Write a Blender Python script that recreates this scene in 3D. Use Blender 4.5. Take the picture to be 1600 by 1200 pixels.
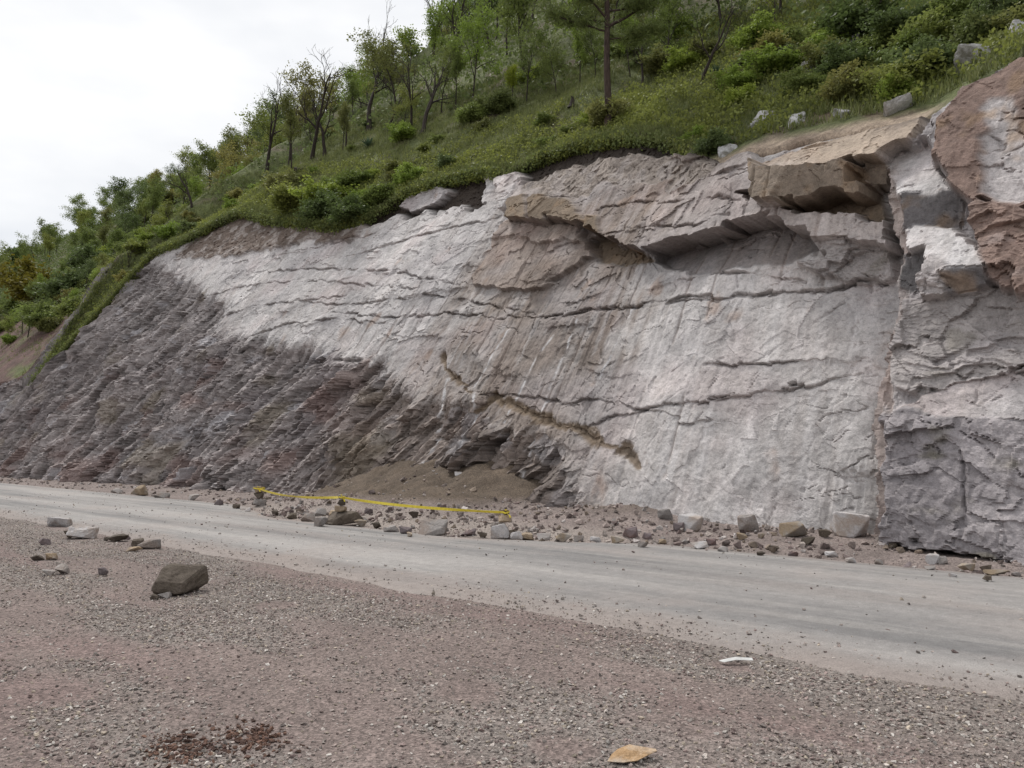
# A mountain road below a freshly cut rock face: gravel lot, dusty asphalt, cliff, wooded hillside, overcast sky.
import bpy, bmesh, math, random
import numpy as np
from mathutils import Vector, Matrix

for _o in list(bpy.data.objects):
    bpy.data.objects.remove(_o)
scene = bpy.context.scene
COL = scene.collection

# ---------------------------------------------------------------- camera
cam_data = bpy.data.cameras.new('camera')
cam_data.sensor_width = 36.0
cam_data.lens = 28.26
cam_data.clip_start = 0.05
cam_data.clip_end = 3000
cam = bpy.data.objects.new('camera', cam_data)
COL.objects.link(cam)
cam.location = (0, 0, 1.7)
cam.rotation_euler = (math.radians(90+4.55), 0, 0)
scene.camera = cam

# ---------------------------------------------------------------- sky and sun (bright overcast)
SUN_EL, SUN_AZ = math.radians(56), math.radians(-28)      # azimuth from +Y, to the left
world = bpy.data.worlds.new('World')
scene.world = world
world.use_nodes = True
wn = world.node_tree.nodes; wl = world.node_tree.links
wn.clear()
w_out = wn.new('ShaderNodeOutputWorld')
w_bg = wn.new('ShaderNodeBackground')
w_sky = wn.new('ShaderNodeTexSky')
w_sky.sky_type = 'NISHITA'; w_sky.sun_disc = False
w_sky.sun_elevation = SUN_EL; w_sky.sun_rotation = SUN_AZ
w_scale = wn.new('ShaderNodeMixRGB'); w_scale.blend_type = 'MULTIPLY'; w_scale.inputs[0].default_value = 1
w_scale.inputs[2].default_value = (.10, .10, .10, 1)
w_tc = wn.new('ShaderNodeTexCoord')
w_map = wn.new('ShaderNodeMapping'); w_map.inputs['Scale'].default_value = (1, 1, 2.6)
w_noise = wn.new('ShaderNodeTexNoise'); w_noise.inputs['Scale'].default_value = 2.4
w_noise.inputs['Detail'].default_value = 5; w_noise.inputs['Roughness'].default_value = .5
w_ramp = wn.new('ShaderNodeValToRGB')
w_ramp.color_ramp.elements[0].position = .36; w_ramp.color_ramp.elements[0].color = (.80, .82, .86, 1)
w_ramp.color_ramp.elements[1].position = .56; w_ramp.color_ramp.elements[1].color = (1.0, 1.0, 1.0, 1)
w_mix = wn.new('ShaderNodeMixRGB'); w_mix.inputs[0].default_value = .93
wl.new(w_tc.outputs['Generated'], w_map.inputs[0]); wl.new(w_map.outputs[0], w_noise.inputs['Vector'])
wl.new(w_noise.outputs['Fac'], w_ramp.inputs[0])
wl.new(w_sky.outputs[0], w_scale.inputs[1])
wl.new(w_scale.outputs[0], w_mix.inputs[1]); wl.new(w_ramp.outputs[0], w_mix.inputs[2])
wl.new(w_mix.outputs[0], w_bg.inputs[0]); w_bg.inputs[1].default_value = .58
wl.new(w_bg.outputs[0], w_out.inputs[0])

sun_data = bpy.data.lights.new('sun', 'SUN')
sun_data.energy = 1.5; sun_data.angle = math.radians(11); sun_data.color = (1.0, .965, .91)
sun = bpy.data.objects.new('sun', sun_data); COL.objects.link(sun)
_sd = Vector((math.sin(SUN_AZ)*math.cos(SUN_EL), math.cos(SUN_AZ)*math.cos(SUN_EL), math.sin(SUN_EL)))
sun.rotation_euler = _sd.to_track_quat('Z', 'Y').to_euler()
sun.location = _sd*60

scene.view_settings.view_transform = 'Standard'
scene.view_settings.look = 'None'
scene.view_settings.gamma = 1.0
scene.view_settings.use_curve_mapping = False
scene.view_settings.exposure = 0.86

BASE_S = [-30, 3, 6, 9, 14, 20, 26, 31, 40, 48, 60, 120]
BASE_T = [15.1, 15.2, 15.3, 15.0, 15.0, 15.1, 15.0, 14.8, 14.5, 14.1, 13.8, 13.8]
K_S = [-30, 2, 6, 9, 13, 20, 35, 55, 120]
K_V = [0.35, 0.35, 0.42, 0.5, 0.66, 0.7, 0.64, 0.6, 0.6]
EDGE_S = [-30, -6, 0, 2.92, 3.39, 4.01, 4.38, 4.91, 6.56, 8.67, 9.71, 10.53, 11.57, 13.33, 15.4, 18.6, 20.63, 21.97, 23.57, 26.15, 28.4, 30.15, 31.89, 35.69, 39.48, 43.71, 45.77, 49.14, 52.58, 57, 59.67, 59.92, 60.07, 60.22, 66, 80, 120, 400]
EDGE_Z = [12, 11.4, 10.9, 9.57, 9.55, 9.42, 9.08, 8.93, 9.24, 9.55, 9.78, 9.75, 10.42, 11.89, 12.91, 13.69, 13.67, 13.11, 13.75, 13.96, 13.74, 12.67, 12.59, 13.55, 14.55, 16.02, 15.76, 14.88, 14.7, 6.1, 15.72, 12.0, 9.0, 6.5, 6.3, 7.0, 8.0, 8.0]
HILL_S = [-30, 0, 8, 14, 30, 45, 60, 90, 140, 200, 260, 400]
HILL_M = [0.62, 0.62, 0.7, 0.84, 0.94, 0.94, 0.93, 0.9, 0.92, 1.0, 1.1, 1.1]

# ---------------------------------------------------------------- terrain maths (road frame: s along the road, t across it, z up)
AZ = math.radians(47.7)
DIR = np.array([-math.sin(AZ), math.cos(AZ)])      # along the road, away to the left
NRM = np.array([math.cos(AZ), math.sin(AZ)])       # across the road, towards the cliff
ROAD_NEAR, ROAD_FAR = 6.40, 12.55

def to_world(s, t, z):
    s = np.asarray(s, float); t = np.asarray(t, float)
    return np.stack([s*DIR[0]+t*NRM[0], s*DIR[1]+t*NRM[1], np.broadcast_to(z, s.shape).astype(float)], -1)

def to_road(x, y):
    return x*DIR[0]+y*DIR[1], x*NRM[0]+y*NRM[1]

def _hash(ix, iy, iz, seed):
    h = (ix.astype(np.uint32)*np.uint32(374761393) + iy.astype(np.uint32)*np.uint32(668265263)
         + iz.astype(np.uint32)*np.uint32(2147483647) + np.uint32((seed*1274126177) & 0xffffffff))
    h = (h ^ (h >> np.uint32(13)))*np.uint32(1274126177)
    h = (h ^ (h >> np.uint32(16)))*np.uint32(2246822519)
    return h ^ (h >> np.uint32(15))

def noise(x, y, z=0.0, seed=0):
    """smooth lattice noise in -1..1"""
    x, y, z = np.broadcast_arrays(np.asarray(x, np.float32), np.asarray(y, np.float32), np.asarray(z, np.float32))
    xi = np.floor(x); yi = np.floor(y); zi = np.floor(z)
    fx, fy, fz = x-xi, y-yi, z-zi
    xi = xi.astype(np.int64); yi = yi.astype(np.int64); zi = zi.astype(np.int64)
    u = fx*fx*fx*(fx*(fx*6-15)+10); v = fy*fy*fy*(fy*(fy*6-15)+10); w = fz*fz*fz*(fz*(fz*6-15)+10)
    flat = not np.any(fz)
    out = 0
    for dz in ((0,) if flat else (0, 1)):
        wz = (w if dz else 1-w)
        for dy in (0, 1):
            wy = (v if dy else 1-v)
            for dx in (0, 1):
                h = _hash(xi+dx, yi+dy, zi+dz, seed)
                gx = (h & np.uint32(255)).astype(np.float32)/127.5-1
                gy = ((h >> np.uint32(8)) & np.uint32(255)).astype(np.float32)/127.5-1
                gz = ((h >> np.uint32(16)) & np.uint32(255)).astype(np.float32)/127.5-1
                out = out + (gx*(fx-dx)+gy*(fy-dy)+gz*(fz-dz))*(u if dx else 1-u)*wy*wz
    return out*1.25

def fbm(x, y, z=0.0, oct=4, seed=0, gain=0.5, lac=2.03):
    a, f, o = 1.0, 1.0, 0
    for i in range(oct):
        o = o + a*noise(x*f, y*f, z*f, seed+i*17)
        a *= gain; f *= lac
    return o

def cells(x, y, seed=0, tilt=1.0, tilt_y=None):
    """broken-rock facets: every Voronoi cell is a tilted plane with its own height; returns height, edge distance, cell value"""
    x = np.asarray(x, np.float32); y = np.asarray(y, np.float32)
    xi = np.floor(x).astype(np.int64); yi = np.floor(y).astype(np.int64)
    d1 = np.full(x.shape, 9.0, np.float32); d2 = d1.copy()
    hgt = np.zeros_like(d1); val = np.zeros_like(d1)
    zz = np.zeros_like(xi)
    for dy in (-1, 0, 1):
        for dx in (-1, 0, 1):
            h = _hash(xi+dx, yi+dy, zz, seed)
            px = xi+dx+(h & np.uint32(255)).astype(np.float32)/255
            py = yi+dy+((h >> np.uint32(8)) & np.uint32(255)).astype(np.float32)/255
            h2 = _hash(xi+dx, yi+dy, zz+7, seed+3)
            gx = ((h2 & np.uint32(255)).astype(np.float32)/127.5-1)*tilt
            gy = (((h2 >> np.uint32(8)) & np.uint32(255)).astype(np.float32)/127.5-1)*(tilt if tilt_y is None else tilt_y)
            bz = ((h2 >> np.uint32(16)) & np.uint32(255)).astype(np.float32)/127.5-1
            ex, ey = x-px, y-py
            d = ex*ex+ey*ey
            near = d < d1
            d2 = np.where(near, d1, np.minimum(d2, d))
            hgt = np.where(near, bz*0.5+gx*ex+gy*ey, hgt)
            val = np.where(near, bz, val)
            d1 = np.where(near, d, d1)
    return hgt, np.sqrt(d2)-np.sqrt(d1), val

def sstep(a, b, x):
    k = np.clip((x-a)/(b-a), 0, 1)
    return k*k*(3-2*k)

def smooth_interp(x, xs, ys, rad=0.0):
    if rad == 0:
        return np.interp(x, xs, ys)
    return sum(np.interp(np.asarray(x)+d*rad, xs, ys)*w for d, w in ((-1, .12), (-.5, .22), (0, .32), (.5, .22), (1, .12)))

def face_base(s):
    return smooth_interp(s, BASE_S, BASE_T, 1.5)
def face_k(s):
    return smooth_interp(s, K_S, K_V, 1.0)
def face_t(s, z):
    return face_base(s)+face_k(s)*z
def edge_z(s):
    return np.interp(s, EDGE_S, EDGE_Z)
def edge_z_soft(s):
    return smooth_interp(s, EDGE_S, EDGE_Z, 6.0)
def edge_t(s):
    return face_t(s, edge_z(s))

def hill_z(s, q):
    """height of the hillside, q metres behind the cliff edge"""
    s = np.asarray(s, float); q = np.asarray(q, float)
    f = sstep(0, 7, q)
    base = edge_z(s)*(1-f)+edge_z_soft(s)*f
    m = np.interp(s, HILL_S, HILL_M)
    rise = m*np.minimum(q, 34)+m*0.55*np.clip(q-34, 0, 14)-0.25*np.clip(q-48, 0, 200)
    bump = 0.5*fbm(s*.16, q*.16, 3.1, 3, 91)*sstep(0.5, 5, q)+1.6*noise(s*.045, q*.045, .7, 95)*sstep(4, 16, q)
    return base+rise+bump

def road_far(s):
    """far edge of the clear asphalt: rubble has spilled over it in front of the slide"""
    s = np.asarray(s, float)
    return ROAD_FAR-1.75*sstep(7.0, 11.5, s)*sstep(23.0, 17.0, s)

def mound(s, t):
    s = np.asarray(s, float); t = np.asarray(t, float)
    w = np.exp(-((s-17.2)/4.4)**4)*(1-.4*sstep(16, 11, s))
    e = np.exp(-((s-10.2)/1.4)**2)*.30
    u = np.clip((t-12.3)/(16.6-12.3), 0, 1.4)
    return (w+e)*1.2*u**1.15*(1+.25*noise(s*1.6, t*.8, 0, 34))*(1+.16*fbm(s*.8, t*.8, 0, 3, 31))

def ground_z(s, t):
    """the gravel lot, road shoulder and the verge up to the cliff foot"""
    s = np.asarray(s, float); t = np.asarray(t, float)
    lot = sstep(ROAD_NEAR+.1, ROAD_NEAR-1.2, t)
    z = lot*(0.022*fbm(s*.55, t*.55, 0, 3, 11)+0.02*noise(s*.18, t*.18, 0, 12))-0.012*sstep(ROAD_NEAR-.6, ROAD_NEAR+.3, t)*sstep(ROAD_FAR+.3, ROAD_FAR, t)
    rf = road_far(s)+.22*fbm(s*.9, t*.4, 0, 3, 33)
    v = sstep(rf-.1, rf+.9, t)
    rise = v*(.06+.05*fbm(s*.8, t*.8, 0, 3, 21))+np.clip(t-rf-.6, 0, 9)*.035*v
    return z-.03*sstep(rf+.1, rf-.5, t)*sstep(ROAD_NEAR, ROAD_NEAR+.5, t)+rise+v*.05*np.abs(fbm(s*2.6, t*2.6, 0, 3, 27))

BARE_PATCHES = [(4.091,4.065,0.3),(2.941,3.662,0.25),(2.821,4.789,0.26),(7.523,2.709,0.5),(6.353,2.047,0.5),(7.899,4.854,0.3),(3.083,5.922,0.2),(9.34,2.858,0.6)]
DUG = [(4.569,2.233),(4.426,2.612),(4.469,2.432)]

# ---------------------------------------------------------------- builders
def mesh_np(name, V, F, mat=None, col=None, smooth=False):
    """mesh from numpy arrays; F is (n,3) or (n,4); col is a per-vertex rgb array"""
    V = np.ascontiguousarray(V, np.float32); F = np.ascontiguousarray(F, np.int32)
    me = bpy.data.meshes.new(name)
    n, k = F.shape
    me.vertices.add(len(V)); me.vertices.foreach_set('co', V.ravel())
    me.loops.add(n*k); me.loops.foreach_set('vertex_index', F.ravel())
    me.polygons.add(n); me.polygons.foreach_set('loop_start', np.arange(0, n*k, k, dtype=np.int32))
    me.update(calc_edges=True)
    me.polygons.foreach_set('use_smooth', np.full(n, smooth))
    if col is not None:
        a = me.color_attributes.new('tint', 'FLOAT_COLOR', 'POINT')
        c = np.ones((len(V), 4), np.float32); c[:, :3] = col
        a.data.foreach_set('color', c.ravel())
    if mat: me.materials.append(mat)
    return me

def link(name, me, parent=None):
    o = bpy.data.objects.new(name, me); COL.objects.link(o)
    if parent: o.parent = parent
    return o

def tag(o, label=None, cat=None, group=None, kind=None):
    if label: o['label'] = label
    if cat: o['category'] = cat
    if group: o['group'] = group
    if kind: o['kind'] = kind
    return o

def empty(name, loc=(0, 0, 0)):
    o = bpy.data.objects.new(name, None); COL.objects.link(o); o.location = loc
    return o

class Nodes:
    def __init__(self, name):
        self.m = bpy.data.materials.new(name); self.m.use_nodes = True
        self.t = self.m.node_tree; self.n = self.t.nodes; self.l = self.t.links
        self.b = self.n['Principled BSDF']; self.out = self.n['Material Output']
        self.b.inputs['Specular IOR Level'].default_value = .25
    def add(self, t, **kw):
        nd = self.n.new(t)
        for k, v in kw.items(): setattr(nd, k, v)
        return nd
    def coord(self, kind='Object', scale=(1, 1, 1)):
        tc = self.add('ShaderNodeTexCoord'); mp = self.add('ShaderNodeMapping')
        mp.inputs['Scale'].default_value = scale
        self.l.new(tc.outputs[kind], mp.inputs[0]); return mp.outputs[0]
    def noise(self, vec, scale, detail=4, rough=.55, dist=0):
        nd = self.add('ShaderNodeTexNoise')
        nd.inputs['Scale'].default_value = scale; nd.inputs['Detail'].default_value = detail
        nd.inputs['Roughness'].default_value = rough; nd.inputs['Distortion'].default_value = dist
        if vec is not None: self.l.new(vec, nd.inputs['Vector'])
        return nd.outputs['Fac']
    def voronoi(self, vec, scale, feature='F1', out='Color'):
        nd = self.add('ShaderNodeTexVoronoi', feature=feature)
        nd.inputs['Scale'].default_value = scale
        self.l.new(vec, nd.inputs['Vector']); return nd.outputs[out]
    def ramp(self, fac, stops):
        nd = self.add('ShaderNodeValToRGB'); e = nd.color_ramp.elements
        while len(e) < len(stops): e.new(.5)
        for el, (p, c) in zip(e, stops):
            el.position = p; el.color = (c, c, c, 1) if isinstance(c, (int, float)) else tuple(c)+(1,)
        self.l.new(fac, nd.inputs[0]); return nd.outputs[0]
    def mix(self, a, b, fac, mode='MIX'):
        nd = self.add('ShaderNodeMixRGB', blend_type=mode)
        for s, v in ((0, fac), (1, a), (2, b)):
            if isinstance(v, (int, float)): nd.inputs[s].default_value = v if s == 0 else (v, v, v, 1)
            elif isinstance(v, tuple): nd.inputs[s].default_value = v+(1,)
            else: self.l.new(v, nd.inputs[s])
        return nd.outputs[0]
    def math(self, op, a, b):
        nd = self.add('ShaderNodeMath', operation=op)
        for i, v in enumerate((a, b)):
            if isinstance(v, (int, float)): nd.inputs[i].default_value = v
            else: self.l.new(v, nd.inputs[i])
        return nd.outputs[0]
    def bump(self, h, strength=.5, dist=.02, prev=None):
        nd = self.add('ShaderNodeBump')
        nd.inputs['Strength'].default_value = strength; nd.inputs['Distance'].default_value = dist
        self.l.new(h, nd.inputs['Height'])
        if prev is not None: self.l.new(prev, nd.inputs['Normal'])
        return nd.outputs[0]
    def attr(self, name, kind='GEOMETRY'):
        nd = self.add('ShaderNodeAttribute', attribute_name=name, attribute_type=kind); return nd.outputs['Color']
    def rand(self):
        return self.add('ShaderNodeObjectInfo').outputs['Random']
    def done(self, color, rough=.9, normal=None):
        if isinstance(color, tuple): self.b.inputs['Base Color'].default_value = color+(1,)
        else: self.l.new(color, self.b.inputs['Base Color'])
        if isinstance(rough, (int, float)): self.b.inputs['Roughness'].default_value = rough
        else: self.l.new(rough, self.b.inputs['Roughness'])
        if normal is not None: self.l.new(normal, self.b.inputs['Normal'])
        return self.m

# ---------------------------------------------------------------- materials
def mat_cliff():
    N = Nodes('cut_rock'); v = N.coord()
    c = N.attr('tint')
    n1 = N.noise(v, 1.7, 6, .65); n2 = N.noise(v, 9, 6, .7); n3 = N.noise(v, 38, 4, .7)
    c = N.mix(c, N.ramp(n1, [(.25, .78), (.75, 1.18)]), 1, 'MULTIPLY')
    c = N.mix(c, N.ramp(n2, [(.28, .62), (.5, 1.0), (.75, 1.2)]), 1, 'MULTIPLY')
    c = N.mix(c, N.ramp(n3, [(.3, .78), (.7, 1.16)]), 1, 'MULTIPLY')
    nb = N.bump(n2, .55, .06); nb = N.bump(n3, .5, .02, nb)
    return N.done(c, .92, nb)
def mat_rock(name, dark, light, stain, stain_amt=.5):
    N = Nodes(name); v = N.coord(); g = N.add('ShaderNodeNewGeometry').outputs['Position']
    n1 = N.noise(g, 2.6, 6, .65); n2 = N.noise(v, 14, 6, .7); n3 = N.noise(v, 60, 4, .7)
    c = N.mix(dark, light, N.ramp(n2, [(.3, 0), (.7, 1)]))
    c = N.mix(c, stain, N.math('MULTIPLY', N.ramp(n1, [(.48, 0), (.62, 1)]), stain_amt))
    c = N.mix(c, N.ramp(N.rand(), [(0, .7), (1, 1.2)]), 1, 'MULTIPLY')
    c = N.mix(c, N.ramp(n3, [(.3, .75), (.7, 1.2)]), 1, 'MULTIPLY')
    nb = N.bump(n2, .6, .03); nb = N.bump(n3, .5, .008, nb)
    return N.done(c, .93, nb)
def mat_leaf(name, a, b, trans=.42):
    N = Nodes(name)
    g = N.add('ShaderNodeNewGeometry').outputs['Position']
    r = N.rand()
    n = N.noise(g, 1.3, 3, .6); n2 = N.noise(g, 7.0, 2, .5)
    c = N.mix(a, b, N.ramp(n2, [(.3, 0), (.7, 1)]))
    c = N.mix(c, N.ramp(n, [(.3, .65), (.7, 1.25)]), 1, 'MULTIPLY')
    c = N.mix(c, N.ramp(r, [(0, (.80, .84, .70)), (.5, (1.0, 1.0, 1.0)), (1, (1.3, 1.15, 1.0))]), 1, 'MULTIPLY')
    N.done(c, .6)
    tr = N.add('ShaderNodeBsdfTranslucent'); N.l.new(c, tr.inputs[0])
    mx = N.add('ShaderNodeMixShader'); mx.inputs[0].default_value = trans
    N.l.new(N.b.outputs[0], mx.inputs[1]); N.l.new(tr.outputs[0], mx.inputs[2]); N.l.new(mx.outputs[0], N.out.inputs[0])
    return N.m
def mat_bark(name, a, b):
    N = Nodes(name); v = N.coord(scale=(1, 1, .25))
    n = N.noise(v, 14, 5, .7)
    return N.done(N.mix(a, b, N.ramp(n, [(.35, 0), (.65, 1)])), .95, N.bump(n, .8, .03))
def mat_hill():
    N = Nodes('turf'); v = N.coord(); c = N.attr('tint')
    n2 = N.noise(v, 3.2, 6, .7); n3 = N.noise(v, 17, 4, .7)
    c = N.mix(c, N.ramp(n2, [(.3, .55), (.7, 1.4)]), 1, 'MULTIPLY')
    c = N.mix(c, N.ramp(n3, [(.3, .6), (.7, 1.35)]), 1, 'MULTIPLY')
    nb = N.bump(n2, .8, .12); nb = N.bump(n3, .6, .04, nb)
    return N.done(c, .95, nb)
def mat_ground():
    N = Nodes('gravel_lot'); v = N.coord(); c = N.attr('tint')
    big = N.noise(v, .9, 5, .6); med = N.noise(v, 6, 5, .65); fin = N.noise(v, 70, 4, .7)
    vc = N.voronoi(v, 46); vd = N.voronoi(v, 46, out='Distance')
    vc2 = N.voronoi(v, 95)
    bw = N.add('ShaderNodeRGBToBW'); N.l.new(vc, bw.inputs[0])
    bw2 = N.add('ShaderNodeRGBToBW'); N.l.new(vc2, bw2.inputs[0])
    c = N.mix(c, N.ramp(big, [(.3, .86), (.7, 1.12)]), 1, 'MULTIPLY')
    c = N.mix(c, N.ramp(bw.outputs[0], [(.2, .60), (.5, 1.0), (.8, 1.42)]), .8, 'MULTIPLY')
    c = N.mix(c, N.ramp(bw2.outputs[0], [(.2, .72), (.8, 1.25)]), .8, 'MULTIPLY')
    c = N.mix(c, N.ramp(fin, [(.3, .75), (.7, 1.2)]), 1, 'MULTIPLY')
    nb = N.bump(vd, .7, .012); nb = N.bump(med, .5, .03, nb); nb = N.bump(fin, .5, .006, nb)
    return N.done(c, .95, nb)
def mat_road():
    N = Nodes('dusty_asphalt'); v = N.coord(); st = N.coord(scale=(.10, 1.7, 1)); st2 = N.coord(scale=(.05, .6, 1))
    a = N.noise(st, 2.0, 5, .6); b = N.noise(st2, 1.6, 4, .5); p = N.noise(v, .5, 4, .6); f = N.noise(v, 90, 3, .7); m = N.noise(v, 9, 5, .7)
    c = N.mix((.168, .163, .162), (.315, .297, .286), N.ramp(b, [(.36, 0), (.64, 1)]))
    c = N.mix(c, (.37, .350, .330), N.math('MULTIPLY', N.ramp(a, [(.48, 0), (.72, 1)]), .55))
    c = N.mix(c, (.30, .265, .248), N.math('MULTIPLY', N.ramp(p, [(.5, 0), (.7, 1)]), .55))
    c = N.mix(c, (.262, .222, .203), N.math('MULTIPLY', N.attr('tint'), .85))
    c = N.mix(c, N.ramp(f, [(.3, .70), (.7, 1.24)]), 1, 'MULTIPLY')
    c = N.mix(c, N.ramp(m, [(.3, .84), (.7, 1.14)]), 1, 'MULTIPLY')
    nb = N.bump(f, .5, .004); nb = N.bump(m, .25, .01, nb)
    return N.done(c, .85, nb)
def mat_stone_scatter(name):
    N = Nodes(name); v = N.coord(); c = N.attr('scol', 'INSTANCER')
    n = N.noise(v, 3.0, 4, .6)
    c = N.mix(c, N.ramp(n, [(.3, .75), (.7, 1.2)]), 1, 'MULTIPLY')
    return N.done(c, .9, N.bump(n, .4, .1))
def mat_plain(name, color, rough=.8, var=.2, scale=12):
    N = Nodes(name); v = N.coord()
    n = N.noise(v, scale, 4, .6)
    c = N.mix(color, N.ramp(n, [(.3, 1-var), (.7, 1+var)]), 1, 'MULTIPLY')
    return N.done(c, rough, N.bump(n, .3, .004))

M_CLIFF = mat_cliff(); M_HILL = mat_hill(); M_GROUND = mat_ground(); M_ROAD = mat_road()
M_SCATTER = mat_stone_scatter('scattered_stone')
ROCK = {
    'grey': mat_rock('grey_rock', (.19, .175, .165), (.38, .35, .335), (.22, .15, .11), .5),
    'pale': mat_rock('pale_rock', (.36, .34, .335), (.56, .54, .54), (.30, .22, .16), .6),
    'brown': mat_rock('brown_rock', (.062, .048, .037), (.150, .124, .102), (.12, .10, .075), .6),
    'ochre': mat_rock('ochre_rock', (.28, .20, .12), (.42, .34, .26), (.40, .38, .36), .7),
    'purple': mat_rock('purple_rock', (.12, .10, .105), (.25, .205, .205), (.22, .13, .11), .6),
    'white': mat_rock('white_rock', (.34, .335, .335), (.58, .575, .58), (.13, .12, .09), .8),
}
LEAF = [
    mat_leaf('mid_green_leaf', (.14, .18, .052), (.23, .285, .08)),
    mat_leaf('fresh_green_leaf', (.18, .25, .048), (.28, .37, .075)),
    mat_leaf('deep_green_leaf', (.095, .13, .05), (.16, .21, .075)),
    mat_leaf('olive_leaf', (.16, .17, .058), (.25, .26, .09)),
    mat_leaf('yellow_green_leaf', (.15, .21, .022), (.25, .32, .04)),
]
LEAF.append(mat_leaf('ochre_leaf', (.15, .135, .02), (.23, .19, .035)))
M_GRASS = mat_leaf('grass_blades', (.12, .155, .045), (.25, .26, .11), .35)
M_NEEDLE = mat_leaf('pine_needles', (.10, .14, .048), (.17, .22, .075), .4)
M_BARK = mat_bark('dark_bark', (.022, .018, .016), (.065, .052, .044))
M_PINEBARK = mat_bark('pine_bark', (.030, .022, .018), (.085, .06, .048))

# ---------------------------------------------------------------- gravel lot and verge: one ground sheet
def grid(S, T):
    s, t = np.meshgrid(S, T, indexing='ij')
    n, m = s.shape
    i = np.arange(n*m).reshape(n, m)
    F = np.stack([i[:-1, :-1].ravel(), i[1:, :-1].ravel(), i[1:, 1:].ravel(), i[:-1, 1:].ravel()], -1)
    return s, t, F

def patch_value(s, t):
    """0 = bare reddish dirt, 1 = thick gravel"""
    g = .10+.90*sstep(-.32, .30, fbm(s*.32, t*1.2, .3, 5, 41)+.25*noise(s*2.5, t*2.5, 0, 42))
    for ps, pt, r in BARE_PATCHES:
        d = np.hypot(s-ps, (t-pt)*1.0)/r+.35*noise(s*3, t*3, 0, 44)
        g = g*sstep(.6, 1.15, d)
    return g

_S = np.concatenate([np.arange(-400, -20, 20), np.arange(-20, -4, .5), np.arange(-4, 30, .06), np.arange(30, 60, .25), np.arange(60, 420, 15)])
_T = np.concatenate([np.arange(-300, -12, 18), np.arange(-12, 0, .4), np.arange(0, ROAD_NEAR+.5, .07), np.arange(ROAD_NEAR+.5, 10.0, .5), np.arange(10.0, 19.5, .08), np.array([21., 24.])])
s, t, Fq = grid(_S, _T)
z = ground_z(s, t)+mound(s, t)*sstep(12, 12.8, t)
vmask = sstep(road_far(s)-.3, road_far(s)+.3, t)
pv = patch_value(s, t)[..., None]
lot = np.array([.185, .145, .133])*(1-pv)+np.array([.198, .172, .157])*pv
lot = lot*(1+.12*noise(s*.35, t*.35, 0, 51))[..., None]
red = sstep(-.05, .4, fbm(s*.22, t*1.1, .2, 4, 55))[..., None]
lot = lot*(1-.5*red)+np.array([.178, .126, .118])*.5*red
ver = np.array([.205, .168, .155])*(1+.25*fbm(s*1.2, t*1.2, 0, 3, 57))[..., None]
sp = (sstep(ROAD_FAR+.9, ROAD_FAR-.6, t+.4*fbm(s*.7, t*.7, 3, 3, 56))*sstep(6, 10, s)*sstep(26, 20, s))[..., None]
ver = ver*(1-.8*sp)+np.array([.285, .247, .222])*.8*sp
md = sstep(.08, .35, mound(s, t))[..., None]
ver = ver*(1-md)+np.array([.105, .080, .060])*(1+.35*fbm(s*2, t*2, 0, 3, 58))[..., None]*md
colr = lot*(1-vmask[..., None])+ver*vmask[..., None]
z = z+md[..., 0]*(.05*fbm(s*2.4, t*2.4, 0, 4, 59, .6)+.03*np.abs(fbm(s*7, t*7, 0, 2, 60)))
V = to_world(s.ravel(), t.ravel(), z.ravel())
ground = tag(link('ground', mesh_np('ground', V, Fq, M_GROUND, colr.reshape(-1, 3), True)), kind='structure')

# ---------------------------------------------------------------- road: its own sheet in the road frame, dust-feathered ragged edges
def build_road():
    S = np.concatenate([np.arange(-400, -12, 15), np.arange(-12, 34, .12), np.arange(34, 70, .6), np.arange(70, 420, 15)])
    U = np.linspace(0, 1, 70)
    s, u = np.meshgrid(S, U, indexing='ij')
    near = ROAD_NEAR+.30*fbm(s*.6, 0*s, 0, 4, 61)+.05*noise(s*4, 0*s, 0, 62)
    far = road_far(s)+.12*fbm(s*.7, 0*s, 5, 3, 63)
    t = near+(far-near)*u
    crown = .05*(1-(2*u-1)**2)
    z = .012+crown-.03*(sstep(.04, 0, u)+sstep(.96, 1, u))
    _, _, F = grid(S, U)
    V = np.stack([s.ravel(), -t.ravel(), z.ravel()], -1)
    w = t-near+.35*fbm(s*.5, t*1.2, 3, 4, 64)
    dust = np.clip(sstep(.9, .0, w)+.9*sstep(.7, 0, far-t+.3*fbm(s*.8, t*1.4, 9, 4, 65))+.35*sstep(.1, .6, fbm(s*.10, t*.8, 5, 4, 66)), 0, 1)
    o = link('road', mesh_np('road', V, F, M_ROAD, np.repeat(dust.reshape(-1, 1), 3, 1), True))
    o.rotation_euler = (0, 0, math.pi/2+AZ)
    return tag(o, kind='structure')
road = build_road()

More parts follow.
